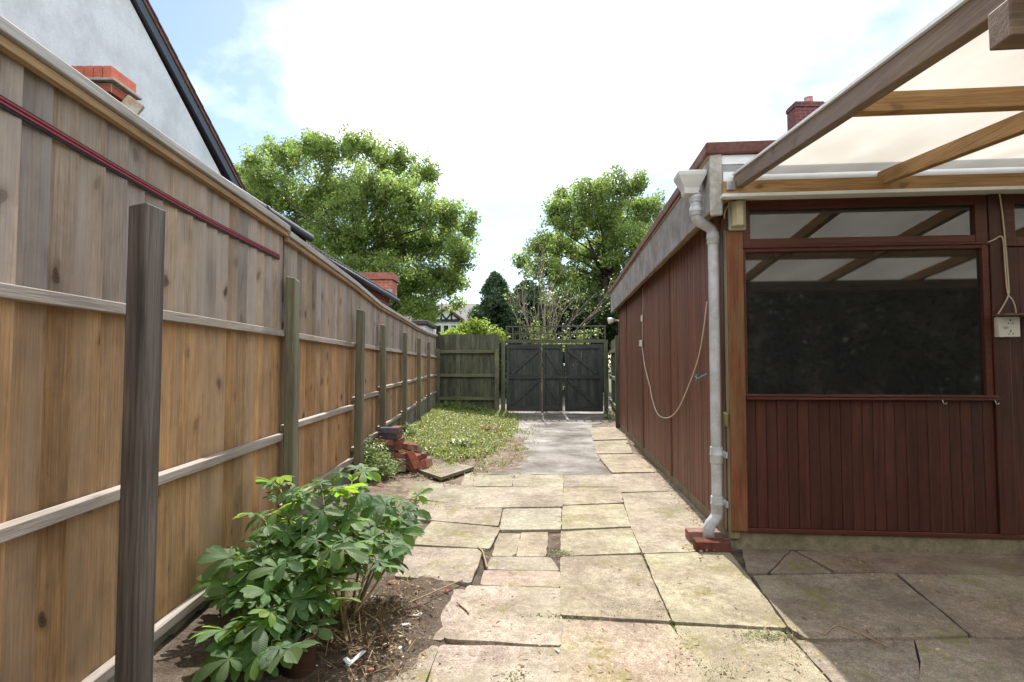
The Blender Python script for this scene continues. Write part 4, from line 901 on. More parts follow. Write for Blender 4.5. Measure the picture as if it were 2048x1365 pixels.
for i, (px, py, L, w, rz_, lb) in enumerate(SH):
    g = G(px, py); z = max(soil_h(g.x, g.y), 0.0) + 0.012; g = G(px, py, z)
    b = MB(); b.prism([(-L / 2, -w / 2), (L / 2, -w / 2 * 0.8), (L / 2 * 0.93, w / 2), (-L / 2 * 0.96, w / 2 * 0.9)], 0, 0.004); o = b.build('white_shard', M['shard']); o.location = g; o.rotation_euler = (U(-.2, .2), U(-0.35, -0.1) if i == 0 else U(-.1, .1), rz_); tag(o, lb, 'shard', 'white shards among the debris')
def gp(px, py, up=0.01): 
    g = G(px, py); z = max(soil_h(g.x, g.y), 0.012) + up; return G(px, py, z)
cord('twig', [gp(1648, 1270), gp(1672, 1252), gp(1700, 1260), gp(1738, 1276), gp(1776, 1295)], 0.004, M['twig'], 'bent brown twig on the shaded paving under the canopy', 'twig')
cord('dry_stem', [gp(720, 1246, 0.02), gp(770, 1226, 0.03), gp(850, 1192, 0.02), gp(925, 1160, 0.012)], 0.004, M['straw'], 'long dry stem reaching from the debris across the bare soil', 'stem')
cord('leaf_strip', [gp(956, 1095), gp(965, 1104), gp(970, 1120), gp(974, 1136)], 0.006, M['straw'], 'pale curled leaf strip in the paving joint', 'leaf')
cord('root', [gp(914, 1205), gp(922, 1212), gp(934, 1222), gp(937, 1227)], 0.004, M['twig'], 'short root curling out from under a slab', 'root')
cord('cut_stem', [gp(690, 1275, 0.0), G(700, 1240, 0.08), G(740, 1188, 0.15), G(772, 1136, 0.20)], [0.006] * 19, M['twig'], 'leafless brown cut stem slanting out of the debris', 'stem')

# scatter of small stuff ------------------------------------------------
def blades(n, fpos, L, Wd, lean, tints, up=0.6):
    V = np.zeros((n, 4, 3)); T = np.zeros((n, 3)); k_ = 0
    while k_ < n:
        p = fpos()
        if p is None: continue
        a = U(0, 6.283); le = U(*lean); l = U(*L); w = U(*Wd)
        d = Vector((math.cos(a) * math.sin(le), math.sin(a) * math.sin(le), math.cos(le))); s_ = Vector((-math.sin(a + U(-.5, .5)), math.cos(a), U(-.2, .2))) * w
        V[k_] = [p - s_ * 0.4, p + s_ * 0.4, p + d * l * up + s_, p + d * l]
        c = rnd.choice(tints); j = U(0.75, 1.25); T[k_] = [q * j for q in c]; k_ += 1
    return V, T
gpoly = [G(*p) for p in ((790, 880), (840, 820), (1004, 826), (1034, 838), (1034, 864), (1008, 892), (968, 922), (900, 936), (850, 922), (800, 925))]
def inside(x, y, poly):
    r = False; j = len(poly) - 1
    for i in range(len(poly)):
        a, c_ = poly[i], poly[j]
        if (a.y > y) != (c_.y > y) and x < (c_.x - a.x) * (y - a.y) / (c_.y - a.y) + a.x: r = not r
        j = i
    return r
def in_grass():
    x, y = U(-2.0, 0.3), U(6.3, 14.0)
    if x < fx(y) + 0.06: return None
    if not inside(x + 0.12 * n2(x, y, 2.5, 8), y + 0.2 * n2(x, y, 2, 9), gpoly): return None
    if n2(x, y, 3.3, 1) < U(-0.9, -0.1): return None
    return Vector((x, y, max(soil_h(x, y), -0.01)))
GT = [(1.0, 1.0, 0.9), (0.75, 0.95, 0.7), (1.15, 1.05, 0.9), (0.5, 0.75, 0.5), (1.05, 0.85, 0.8), (0.7, 0.6, 0.55)]
V, T = blades(19000, in_grass, (0.03, 0.10), (0.006, 0.016), (0.3, 1.45), GT)
V2, T2 = blades(12000, in_grass, (0.02, 0.045), (0.010, 0.02), (0.9, 1.6), GT)
V2[:, :, 2] += rng.uniform(0.0, 0.05, (len(V2), 1))
def in_edge():
    p = rnd.choice(gpoly); q = rnd.choice(gpoly); x, y = p.x + rnd.gauss(0, 0.22), p.y + rnd.gauss(0, 0.45)
    if x < fx(y) + 0.05 or n2(x, y, 4, 6) < 0.02: return None
    return Vector((x, y, max(soil_h(x, y), 0.0)))
V3, T3 = blades(2600, in_edge, (0.02, 0.08), (0.005, 0.014), (0.3, 1.5), GT + [(0.9, 0.7, 0.6)])
o = quads('grass', np.concatenate([V, V2, V3]), np.concatenate([T, T2, T3]), M['grass']); tag(o, 'low straggly grass and ground weeds beside the driveway', 'grass', kind='stuff')
def in_deb():
    p = rnd.choice([(700, 1235), (745, 1255), (720, 1290), (690, 1330), (760, 1330), (800, 1200), (640, 1300), (780, 1255)])
    px, py = p[0] + rnd.gauss(0, 42), p[1] + rnd.gauss(0, 30); g = G(px, py)
    if g.x < fx(g.y) + 0.05 or g.x > -0.28: return None
    return Vector((g.x, g.y, max(soil_h(g.x, g.y), 0.0) + U(0, 0.03)))
V, T = blades(850, in_deb, (0.03, 0.15), (0.001, 0.0028), (0.9, 1.6), [(0.9, 0.9, 0.9), (0.5, 0.42, 0.36), (0.3, 0.24, 0.2), (0.35, 0.28, 0.24), (1.2, 1.15, 0.95)], 0.5)
V2, T2 = blades(1500, in_deb, (0.008, 0.03), (0.003, 0.010), (1.0, 1.6), [(0.35, 0.25, 0.2), (0.22, 0.16, 0.13), (0.5, 0.38, 0.3), (1.5, 1.6, 1.9)])
o = quads('dry_debris', np.concatenate([V, V2]), np.concatenate([T, T2]), M['straw']); tag(o, 'dry straw and dead leaf litter around the sapling', 'litter', kind='stuff')
def in_lit():
    e = rnd.random()
    if e < 0.12:
        g = G(U(880, 1900), 960 + 400 * rnd.random() ** 0.6); return Vector((g.x, g.y, 0.026))
    if e < 0.55: y = U(0.05, 6.6); p = SLw(-0.02 - abs(rnd.gauss(0, 0.05)), y, 0.012)
    else:
        px, py = rnd.gauss(790, 60), rnd.gauss(952, 9); g = G(px, py); p = Vector((g.x, g.y, max(soil_h(g.x, g.y), 0.0) + 0.008))
        if g.x < fx(g.y) + 0.05: return None
    return p
V, T = blades(2000, in_lit, (0.008, 0.028), (0.004, 0.010), (1.1, 1.6), [(1.1, 1.0, 0.9), (0.7, 0.55, 0.45), (1.4, 1.35, 1.3), (0.45, 0.33, 0.28)])
o = quads('leaf_litter', V, T, M['straw']); tag(o, 'dead leaf litter along the garage foot and by the ridged slab', 'litter', kind='stuff')
def in_moss():
    px, py, sx, sy = rnd.choice([(1362, 1262, 14, 22), (1372, 1300, 14, 14), (1410, 1335, 40, 8), (1540, 1272, 34, 6), (1450, 1348, 30, 10), (1350, 1246, 10, 6), (960, 1105, 8, 4), (1120, 1105, 14, 3), (1310, 1130, 8, 30), (850, 1010, 20, 6), (1600, 1315, 12, 14), (1235, 1218, 30, 6), (1300, 1225, 22, 6), (1236, 1222, 16, 5), (1315, 1218, 14, 8), (1012, 1234, 8, 5), (1032, 1356, 18, 12), (1180, 1232, 60, 3)])
    return Vector(G(rnd.gauss(px, sx), rnd.gauss(py, sy), 0.004 if sy > 7 or sx < 13 else 0.016))
V, T = blades(4200, in_moss, (0.005, 0.016), (0.003, 0.006), (0.7, 1.55), [(0.6, 0.85, 0.5), (0.9, 1.0, 0.6), (0.55, 0.4, 0.45), (0.4, 0.3, 0.35)])
o = quads('moss', V, T, M['grass']); tag(o, 'moss and tiny seedlings growing in the paving joints', 'moss', kind='stuff')

# ------------------------------------------------------------------ PLANTS
def leaflet(mb, base, d, nrm, L, W, tint, droop=0.35, fold=0.25):
    d = d.normalized(); s_ = d.cross(nrm).normalized(); nn = s_.cross(d).normalized()
    N_ = 7; vs = []; tw = U(-0.25, 0.25)
    for i in range(N_ + 1):
        t = i / N_; w = W * 0.5 * (t ** 1.15) * ((1 - t) ** 0.5) * 2.25 + W * 0.012
        c = base + d * (L * t * (1 - 0.18 * droop * t)) - nn * (droop * L * t * t * 0.75)
        sd_ = (s_ + nn * tw * t).normalized()
        wob = 1 + 0.08 * math.sin(i * 2.4 + L * 90)
        vs += [c - sd_ * w * wob + nn * w * fold, c, c + sd_ * w * wob + nn * w * fold]
    fs = []; uv = []
    for i in range(N_):
        a = i * 3; t0, t1 = i / N_, (i + 1) / N_
        fs += [(a, a + 1, a + 4, a + 3), (a + 1, a + 2, a + 5, a + 4)]
        uv += [[(-1, t0), (0, t0), (0, t1), (-1, t1)], [(0, t0), (1, t0), (1, t1), (0, t1)]]
    mb.add(vs, fs, tint, U(0, 9), uv)
def palm_leaf(mb, st, node, d, size, tint):
    """petiole plus five to seven leaflets spread like a hand"""
    tip = node + d * size * 0.75; st.tube([node, node.lerp(tip, 0.5) + Vector((0, 0, 0.012)), tip], [0.0028, 0.0022, 0.002], 5, tint=(0.8, 1.3, 0.8))
    n_ = Vector((U(-0.55, 0.55), U(-0.55, 0.55) - 0.1, 1)).normalized(); h = Vector((d.x, d.y, 0)).normalized() if Vector((d.x, d.y, 0)).length > 0.05 else Vector((1, 0, 0))
    h = (h - n_ * h.dot(n_)).normalized(); k_ = rnd.choice([5, 5, 7, 7])
    for i in range(k_):
        f = (i / (k_ - 1) - 0.5) * 2; a = f * R(118); ln = size * (1.05 - 0.45 * abs(f) ** 1.2) * U(0.9, 1.1)
        dd = Matrix.Rotation(a, 4, n_) @ h; leaflet(mb, tip, Vector(dd) + n_ * U(-0.05, 0.14), n_, ln, ln * U(0.40, 0.52), tuple(q * U(0.88, 1.12) for q in tint), U(0.2, 0.6), U(0.1, 0.35))
t = thing('chestnut_sapling', 'bushy horse chestnut sapling with hand shaped leaves at the fence foot', 'shrub', (0, 0, 0))
lv, st = MB(), MB()
STEMS = [ # base px, top px with depth
 (655,1250,2.45, 645,985,2.75), (690,1260,2.45, 705,960,2.95), (640,1270,2.4, 560,975,2.95), (660,1280,2.35, 530,1050,2.65), (700,1255,2.5, 790,1045,2.9), (705,1250,2.55, 815,1010,3.0),
 (630,1290,2.3, 490,1120,2.5), (620,1300,2.25, 470,1215,2.3), (610,1310,2.2, 465,1285,2.15), (640,1290,2.3, 590,1140,2.35), (690,1265,2.4, 660,1100,2.4), (700,1260,2.45, 745,1100,2.6), (610,1320,2.2, 450,1335,2.05), (650,1280,2.4, 620,1060,2.6), (600,1310,2.25, 520,1240,2.15), (620,1310,2.2, 500,1330,2.0), (640,1300,2.3, 560,1190,2.3), (650,1280,2.45, 500,1110,2.75), (660,1270,2.5, 560,1080,2.9), (620,1300,2.25, 470,1170,2.45), (690,1260,2.45, 690,1050,2.75), (700,1240,2.6, 740,1010,3.1)]
for si, (bx0, by0, Yb, tx, ty, Yt) in enumerate(STEMS):
    A0, A1 = P(bx0, by0, Yb), P(tx, ty, Yt); A0.z = max(soil_h(A0.x, A0.y), 0) - 0.02
    A1.x = max(A1.x, fx(A1.y) + 0.1); mid = A0.lerp(A1, 0.5) + Vector((U(-.04, .04), U(-.04, .04), 0.06))
    pts = [A0, A0.lerp(mid, 0.5) + Vector((U(-.01, .01), 0, 0.015)), mid, mid.lerp(A1, 0.5) + Vector((0, 0, 0.015)), A1]
    st.tube(pts, [0.007, 0.006, 0.005, 0.004, 0.003], 6, tint=(U(0.8, 1.2),) * 3)
    nn_ = 5 if (A1 - A0).length < 0.4 else 8
    for k_ in range(nn_):
        f = 0.42 + 0.58 * k_ / (nn_ - 1); seg = f * 4; i0 = min(3, int(seg)); nd = pts[i0].lerp(pts[i0 + 1], seg - i0)
        a0 = U(0, 6.28)
        for s2 in range(2 if k_ < nn_ - 1 else 3):
            a = a0 + s2 * (math.pi if k_ < nn_ - 1 else 2.1) + U(-.4, .4); el = U(0.15, 0.75)
            d = Vector((math.cos(a) * math.cos(el), math.sin(a) * math.cos(el), math.sin(el)))
            size = U(0.06, 0.145) * (0.85 if k_ == nn_ - 1 else 1.0)
            tip = nd + d * size * 1.4
            if tip.x < fx(tip.y) + 0.03: d.x = abs(d.x)
            tn = rnd.choice([(1, 1, 1), (0.85, 0.95, 0.9), (1.1, 1.12, 0.9), (0.8, 0.85, 0.95)]) if rnd.random() > 0.14 else rnd.choice([(1.5, 1.4, 0.6), (1.35, 1.3, 0.7), (1.3, 1.15, 0.8)])
            palm_leaf(lv, st, nd, d, size, tn)
st.build('stems', M['stem'], t, smooth=True); lv.build('foliage', M['chestnut'], t, smooth=True, recalc=False)
g = gp(600, 1350, -0.03); b = MB(); b.lathe([(0.055, 0), (0.06, 0.01), (0.078, 0.15), (0.084, 0.152), (0.084, 0.166), (0.074, 0.166), (0.068, 0.13), (0.0001, 0.128)], None, 24)
o = b.build('rusty_pot', M['rust'], smooth=True); o.location = g; o.rotation_euler = (R(6), R(-5), 0); tag(o, 'dark rusty tin pot in the soil below the sapling', 'pot')

def weedplant(name, label, cx, cy, rx, ry, h, n, lsize, mat, cat='weeds'):
    t = thing(name, label, cat, (0, 0, 0)); V = []; T = []; st = MB()
    for _ in range(n):
        a, rr_ = U(0, 6.28), math.sqrt(rnd.random()); x, y = cx + rx * rr_ * math.cos(a), cy + ry * rr_ * math.sin(a); x = max(x, fx(y) + 0.05)
        z0 = max(soil_h(x, y), -0.01); hh_ = h * (1 - 0.55 * rr_ ** 2) * U(0.6, 1.1); top_ = Vector((x + U(-.06, .06), y + U(-.06, .06), z0 + hh_)); bs = Vector((x, y, z0))
        st.tube([bs, bs.lerp(top_, 0.5) + Vector((U(-.01, .01), 0, 0)), top_], [0.003, 0.0022, 0.0015], 4)
        k_ = int(5 + hh_ / 0.03)
        for i in range(k_):
            f = 0.15 + 0.85 * i / k_; p = bs.lerp(top_, f); a2 = i * 2.4 + U(-.3, .3); L = lsize * U(0.7, 1.2) * (1.1 - 0.5 * f); el = U(-0.1, 0.7)
            d = Vector((math.cos(a2) * math.cos(el), math.sin(a2) * math.cos(el), math.sin(el))); s_ = d.cross(Vector((0, 0, 1))).normalized() * L * 0.17
            V.append([p, p + d * L * 0.45 - s_, p + d * L, p + d * L * 0.45 + s_]); c = U(0.75, 1.25); T.append((c, c * U(0.95, 1.05), c * U(0.8, 1.0)))
    st.build('stems', M['stem'], t); quads('foliage', np.array([[tuple(q) for q in r] for r in V]), np.array(T), mat, t); return t
g = G(738, 985); weedplant('weed_clump', 'fresh green leafy weed clump growing at the fence foot before the brick heap', -1.42, 5.72, 0.2, 0.42, 0.42, 110, 0.08, M['weed'])
weedplant('weed_clump', 'pale weed tuft at the foot of the return fence beside the gate', 2.28, 12.3, 0.22, 0.5, 0.3, 36, 0.09, M['weed'])
weedplant('weed_clump', 'long leaved weed tuft on the grass beyond the brick heap', -1.62, 8.2, 0.15, 0.4, 0.22, 26, 0.12, M['weed'])
weedplant('weed_clump', 'spiky weed tuft with dry base at the edge of the driveway', *[G(925, 905).x, G(925, 905).y], 0.16, 0.22, 0.15, 22, 0.13, M['grass'])
weedplant('weed_clump', 'withered grass tuft in the middle of the weedy strip', *[G(985, 868).x, G(985, 868).y], 0.2, 0.3, 0.14, 20, 0.13, M['straw'])
weedplant('weed_clump', 'dark green weeds in the shade of the mossy end fence', -1.2, 13.4, 0.7, 0.35, 0.26, 70, 0.09, M['weed'])

def foliage(centers, n, size, spread, up=0.35):
    """n leaf faces gathered round cluster centres"""
    C = np.array(centers); idx = rng.integers(0, len(C), n)
    g_ = rng.normal(0, 1, (n, 3)); g_ *= np.minimum(1, 1.9 / np.linalg.norm(g_, axis=1))[:, None]; p = C[idx] + g_ * spread
    nrm = rng.normal(0, 1, (n, 3)); nrm[:, 2] += up; nrm /= np.linalg.norm(nrm, axis=1)[:, None]
    a = np.cross(nrm, rng.normal(0, 1, (n, 3))); a /= np.linalg.norm(a, axis=1)[:, None]; bq = np.cross(nrm, a)
    L = size * rng.uniform(0.6, 1.25, (n, 1)); w = L * rng.uniform(0.45, 0.7, (n, 1))
    V = np.stack([p - a * L * 0.5, p + bq * w * 0.5 + nrm * L * 0.08, p + a * L * 0.5, p - bq * w * 0.5 + nrm * L * 0.08], axis=1)
    cl = rng.uniform(0.68, 1.36, len(C))[idx]; j = rng.uniform(0.8, 1.2, n) * cl
    T = np.stack([j * rng.uniform(0.9, 1.15, n), j, j * rng.uniform(0.75, 1.05, n)], axis=1); return V, T
def tree(name, label, lobes, Y, trunk_px, base_r, n, size, mat, depth=1.0, per=26, spread=0.3, cat='tree', group=None, shell=0.45, fork=0.35, yj=0.5, twig=1):
    t = thing(name, label, cat, (P(trunk_px, 700, Y).x, Y, 0), 0, group); base = Vector(t.location); tr = MB(); cen = []
    tot = sum(l[2] * l[3] for l in lobes); zmin = min(P(l[0], l[1] + l[3], Y).z for l in lobes); zmax = max(P(l[0], l[1], Y).z for l in lobes)
    fk = base + Vector((U(-.2, .2), 0, max(1.2, zmin + fork * (zmax - zmin)))); tr.tube([base - Vector((0, 0, 0.3)), base.lerp(fk, 0.3) + Vector((U(-.1, .1), 0, 0)), base.lerp(fk, 0.65), fk], [base_r * 1.25, base_r, base_r * 0.85, base_r * 0.7], 10)
    s = Y / F
    for lx, ly, lrx, lry in lobes:
        dY = rnd.uniform(-yj, yj) * depth * 3; c = P(lx, ly, Y + dY); rx, rz_ = lrx * s, lry * s; ry = (rx + rz_) * 0.5 * 1.1
        m_ = [fk, fk.lerp(c, 0.3) + Vector((U(-.6, .6), U(-.6, .6), U(0.1, 0.6))) * rx * 0.7, fk.lerp(c, 0.65) + Vector((U(-.6, .6), U(-.5, .5), U(-0.1, 0.5))) * rx * 0.7, c]; tr.tube(m_, [base_r * 0.34, base_r * 0.2, base_r * 0.11, base_r * 0.05], 6)
        k_ = max(5, int(per * lrx * lry / tot * len(lobes)))
        for i in range(k_):
            d = Vector((rnd.gauss(0, 1), rnd.gauss(0, 1), rnd.gauss(0, 1))).normalized(); rr_ = (shell + (1 - shell) * rnd.random()) ** 0.7 * U(0.85, 1.12)
            q = c + Vector((d.x * rx, d.y * ry, d.z * rz_)) * rr_; cen.append(tuple(q - base))
            if i % 2 == 0 and twig: tr.tube([c, c.lerp(q, 0.5) + Vector((U(-.1, .1), U(-.1, .1), U(-.1, .1))) * rx, q], [base_r * 0.08, base_r * 0.05, base_r * 0.02], 4)
    for i, v in enumerate(tr.v): tr.v[i] = tuple(Vector(v) - base)
    tr.build('trunk', M['bark'], t, smooth=True); V, T = foliage(cen, n, size, spread); quads('crown', V, T, mat, t); return t
tree('oak_tree', 'large spreading oak towering behind the fence and the brick outbuilding',
     [(520,345,36,50),(570,315,62,42),(640,300,62,40),(720,300,62,38),(790,325,48,40),(850,350,42,34),(500,420,45,42),(570,400,80,55),(660,390,90,60),(750,395,90,60),(830,410,66,50),(900,425,40,34),(935,455,24,36),
      (600,475,80,50),(690,480,90,55),(780,480,90,60),(860,490,75,50),(920,510,30,40),(660,545,80,42),(750,555,90,46),(840,560,80,46),(900,562,36,34),(790,615,70,32),(846,615,48,28),(915,612,22,12),(480,345,20,26),(838,634,26,16),(540,470,50,40),(590,530,56,36),(640,575,60,30),(500,400,40,36)],
     30, 720, 0.3, 120000, 0.18, M['oak'], 1.4, 62, 0.21, shell=0.15)
tree('oak_tree', 'smaller open crowned oak showing its branches above the garage end',
     [(1130,395,22,26),(1180,390,40,36),(1225,380,42,36),(1268,372,22,26),(1108,425,30,30),(1150,440,46,40),(1210,440,56,44),(1270,430,40,40),(1305,425,24,40),(1075,490,34,26),(1120,500,50,36),(1190,505,60,42),(1260,500,60,44),(1310,480,30,44),(1045,530,24,18),(1100,550,46,34),(1170,565,60,40),(1240,570,60,44),(1130,600,50,30),(1210,620,60,34),(1290,560,40,50)],
     27, 1205, 0.24, 58000, 0.16, M['oak'], 1.2, 38, 0.19, shell=0.25)
tree('holly_tree', 'dark dense evergreen filling the space below the open oak', [(1130,620,50,34),(1190,630,56,46),(1235,640,50,50),(1170,670,60,40),(1230,690,60,50)], 21, 1190, 0.2, 15000, 0.14, M['ivy'], 0.8, 40, 0.2, shell=0.3)
def conifer(name, label, px, top, w, Y, n):
    t = thing(name, label, 'tree', (P(px, 700, Y).x, Y, 0)); base = Vector(t.location); zt = P(px, top, Y).z; rw = w * Y / F / 2; tr = MB(); cen = []
    tr.tube([Vector((0, 0, -0.2)), Vector((0, 0, zt * 0.6)), Vector((0.05, 0, zt))], [0.16, 0.1, 0.015], 8)
    for i in range(230):
        f = rnd.random() ** 0.75; z = 0.3 + (zt - 0.3) * f; r0 = rw * ((1 - f) ** 0.62 + 0.03) * U(0.65, 1.15); a = U(0, 6.28); e = Vector((math.cos(a) * r0, math.sin(a) * r0, z - 0.22 * r0))
        tr.tube([Vector((0, 0, z)), Vector((0, 0, z)).lerp(e, 0.5) + Vector((0, 0, 0.08 * r0)), e], [0.02, 0.014, 0.005], 4)
        for k_ in range(5): q = Vector((0, 0, z)).lerp(e, 0.35 + 0.68 * k_ / 4); cen.append((q.x, q.y, q.z - 0.03 * k_))
    tr.build('trunk', M['bark'], t); V, T = foliage(cen, n, 0.15, 0.10, 0.1); V[:, :, 2] -= 0.0; quads('crown', V, T, M['conifer'], t); return t
conifer('conifer_tree', 'pointed dark conifer behind the bright bush', 990, 552, 185, 21, 28000)
conifer('conifer_tree', 'broader dark conifer beside the bare branched shrub', 1056, 566, 270, 22.5, 40000)
tree('laurel_bush', 'bright yellow green bush rising above the mossy end fence', [(948,658,28,13),(915,671,26,7),(978,667,28,9),(935,676,46,12),(985,678,26,8)], 15.6, 940, 0.05, 9000, 0.085, M['laurel'], 0.15, 40, 0.09, 'bush', fork=0.0)
tree('ivy_clump', 'bright green creeper leaves showing through the trellis', [(1075,668,14,22),(1100,676,22,12),(1150,672,24,10),(1130,690,50,12),(1180,668,26,7)], 15.0, 1110, 0.03, 900, 0.075, M['weed'], 0.1, 18, 0.07, 'climber', fork=0.0)
t = thing('bare_shrub', 'half dead shrub with bare pale branches fanning up behind the trellis', 'shrub', (P(1085, 700, 15.3).x, 15.3, 0)); b = MB(); base = Vector(t.location); tips = []
def br(p, d, L, r, lev):
    pts = [p]; q = Vector(p); dd = Vector(d)
    for i in range(4):
        dd = (dd + Vector((U(-.22, .22), U(-.22, .22), U(-.08, .12)))).normalized(); q = q + dd * L / 4; pts.append(q.copy())
    b.tube(pts, [r, r * 0.85, r * 0.7, r * 0.5, r * 0.3], 5, tint=(U(0.7, 1.2),) * 3)
    if lev:
        for i in range(4 if lev > 1 else 3):
            k_ = rnd.randint(1, 4); br(pts[k_], (dd + Vector((U(-.9, .9), U(-.6, .6), U(-.1, .7)))).normalized(), L * U(0.4, 0.65), r * 0.5, lev - 1)
    else: tips.append(tuple(q))
for px, py in ((1010, 600), (1035, 590), (1055, 560), (1075, 540), (1095, 570), (1120, 560), (1150, 580), (1195, 595), (1180, 625), (1060, 600), (1105, 600), (1130, 610), (1015, 640)):
    e = P(px, py, 15.3 + U(-.5, .5)) - base; s0 = Vector((U(-.12, .12), U(-.1, .1), 0.9)); d = (e - s0); br(s0, d.normalized(), d.length * 0.85, 0.016, 2)
b.tube([Vector((0, 0, -0.2)), Vector((0, 0, 1.1))], [0.09, 0.06], 8); b.build('branches', M['bare'], t)
V, T = foliage(tips, 700, 0.06, 0.05); quads('leaves', V, T, M['oak'], t)
# planting behind the photographer (seen in the window)
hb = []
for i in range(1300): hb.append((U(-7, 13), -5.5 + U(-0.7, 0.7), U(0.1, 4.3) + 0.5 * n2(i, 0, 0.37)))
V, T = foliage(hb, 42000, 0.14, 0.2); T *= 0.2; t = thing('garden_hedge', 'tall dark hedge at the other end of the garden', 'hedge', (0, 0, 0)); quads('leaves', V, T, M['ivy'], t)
b = MB(); b.box(-7, 13, -6.1, -5.7, 0, 4.0); b.build('branches', M['bark'], t)  # solid backing box rather than branches, added to block sky behind the leaves

# ------------------------------------------------------------------ BUILDINGS BEYOND THE FENCE
# white gabled house
HX = -4.2
def PX(px, py, X):
    d = ray(px, py); return O + d * (X / d.x)
ga, gb_ = PX(283, 0, HX), PX(484, 388, HX)
slp = (gb_.z - ga.z) / (gb_.y - ga.y)
ridge_y = ga.y - 1.6; rzz = ga.z - slp * 1.6; e_y, e_z = gb_.y + 0.15, gb_.z + slp * 0.15
f_y = 2 * ridge_y - e_y
t = thing('white_house', 'white rendered house gable with black bargeboard above the fence', 'house', (HX, ridge_y, 0))
b = MB(); pr = [(f_y - ridge_y, 0), (e_y - ridge_y - 0.1, 0), (e_y - ridge_y - 0.1, e_z - slp * -0.1 - 0.2), (0, rzz - 0.2), (f_y - ridge_y, e_z - 0.2)]
Mx = Matrix(((0, 0, 1, 0), (1, 0, 0, 0), (0, 1, 0, 0), (0, 0, 0, 1)))
b.prism(pr, -7.0, 0.0, Mx); b.build('wall', M['render'], t)
for sg, nm in ((1, 'roof'), (-1, 'roof')):
    b = MB(); y1 = (e_y - ridge_y) * sg; nrm_ = 0.03
    b.add([(x, y, z + h_) for h_ in (-0.10, -0.05) for x, y, z in ((0.06, 0, rzz), (-7.2, 0, rzz), (-7.2, y1 * 1.03, e_z), (0.06, y1 * 1.03, e_z))], [(3, 2, 1, 0), (4, 5, 6, 7), (0, 1, 5, 4), (1, 2, 6, 5), (2, 3, 7, 6), (3, 0, 4, 7)])
    rf = b.build('roof', M['tile_brown'], t)
    b = MB(); b.add([(x, y, z + h_) for h_ in (-0.235, -0.102) for x, y, z in ((0.05, 0, rzz), (0.004, 0, rzz), (0.004, y1 * 1.02, e_z), (0.05, y1 * 1.02, e_z))], [(3, 2, 1, 0), (4, 5, 6, 7), (0, 1, 5, 4), (1, 2, 6, 5), (2, 3, 7, 6), (3, 0, 4, 7)])
    b.build('bargeboard', M['barge'], t)
    b = MB(); n_ = 22     # verge tiles, one lapping the next
    for i in range(n_):
        fa, fb = i / n_, (i + 1) / n_ + 0.012; za, zb2 = rzz + (e_z - rzz) * fa, rzz + (e_z - rzz) * fb
        b.add([(x, y1 * 1.03 * f_, z_ + h_) for h_ in (-0.048, -0.028) for x, f_, z_ in ((0.075, fa, za), (-0.1, fa, za), (-0.1, fb, zb2 + 0.012), (0.075, fb, zb2 + 0.012))], [(3, 2, 1, 0), (4, 5, 6, 7), (0, 1, 5, 4), (1, 2, 6, 5), (2, 3, 7, 6), (3, 0, 4, 7)])
    b.build('verge_tiles', M['tile_brown'], t)
# lean-to of that house with a black gutter
ga = PX(505, 402, -3.3); gb_ = PX(612, 474, -3.3)
t = thing('house_extension', 'low extension with black gutter and slate roof just above the fence top', 'extension', (-3.3, gb_.y, 0)); zg = (ga.z + gb_.z) / 2
b = MB(); b.box(-1.2, -0.15, -6.0, -0.1, 0, zg - 0.05); b.build('wall', M['brick_soft'], t)
b = MB(); b.add([(x, y, z + h_) for h_ in (-0.03, 0.03) for x, y, z in ((0.0, 0.0, zg + 0.03), (0.0, -6, zg + 0.03), (-1.3, -6, zg + 0.42), (-1.3, 0.0, zg + 0.42))], [(3, 2, 1, 0), (4, 5, 6, 7), (0, 1, 5, 4), (1, 2, 6, 5), (2, 3, 7, 6), (3, 0, 4, 7)]); b.build('roof', M['tile_dark'], t)
b = MB(); b.tube([(0.06, 0.05, zg - 0.03), (0.06, -6, zg - 0.03)], 0.06, 10); b.tube([(0.06, -1.55, zg - 0.03), (0.06, -1.65, zg - 0.03)], 0.068, 10); b.build('gutter', M['gutter'], t, smooth=True)
b = MB(); b.box(-0.15, 0.0, -6, 0.0, zg - 0.12, zg - 0.02); b.build('fascia', M['gutter'], t)
# new brick pier with corbelled cap
Yc = 4.3; pc = P(226, 133, Yc); pl_ = P(130, 133, Yc); zc = pc.z
t = thing('brick_chimney', 'new bright red brick chimney with oversailing cap before the white gable', 'chimney', (pc.x, Yc, 0)); wd = 0.75
b = MB(); b.box(-wd + 0.06, -0.055, 0.04, 0.24, 0, zc - 0.205); b.build('stack', M['brick_red'], t)
b = MB(); b.box(-wd + 0.02, -0.02, 0.01, 0.27, zc - 0.203, zc - 0.13); b.build('corbel', M['brick_red'], t, bevel=0.004)
b = MB(); b.box(-wd - 0.03, 0.03, -0.03, 0.31, zc - 0.128, zc - 0.104); b.build('ledge', M['cement'], t, bevel=0.006)
b = MB(); n_ = 10
for i in range(n_):
    tn = U(0.85, 1.12); b.box(-wd + wd / n_ * i + 0.004, -wd + wd / n_ * (i + 1) - 0.004, -0.01, 0.135, zc - 0.102, zc, tint=(tn, tn, tn)); b.box(-wd + wd / n_ * i + 0.004, -wd + wd / n_ * (i + 1) - 0.004, 0.141, 0.28, zc - 0.102, zc, tint=(tn, tn, tn))
b.box(-wd + 0.005, -0.006, 0.0, 0.27, zc - 0.103, zc - 0.006, tint=(0.8, 1.6, 2.0)); b.build('soldier_course', M['brick_new'], t, bevel=0.003)
pc2 = P(256, 225, 4.1)
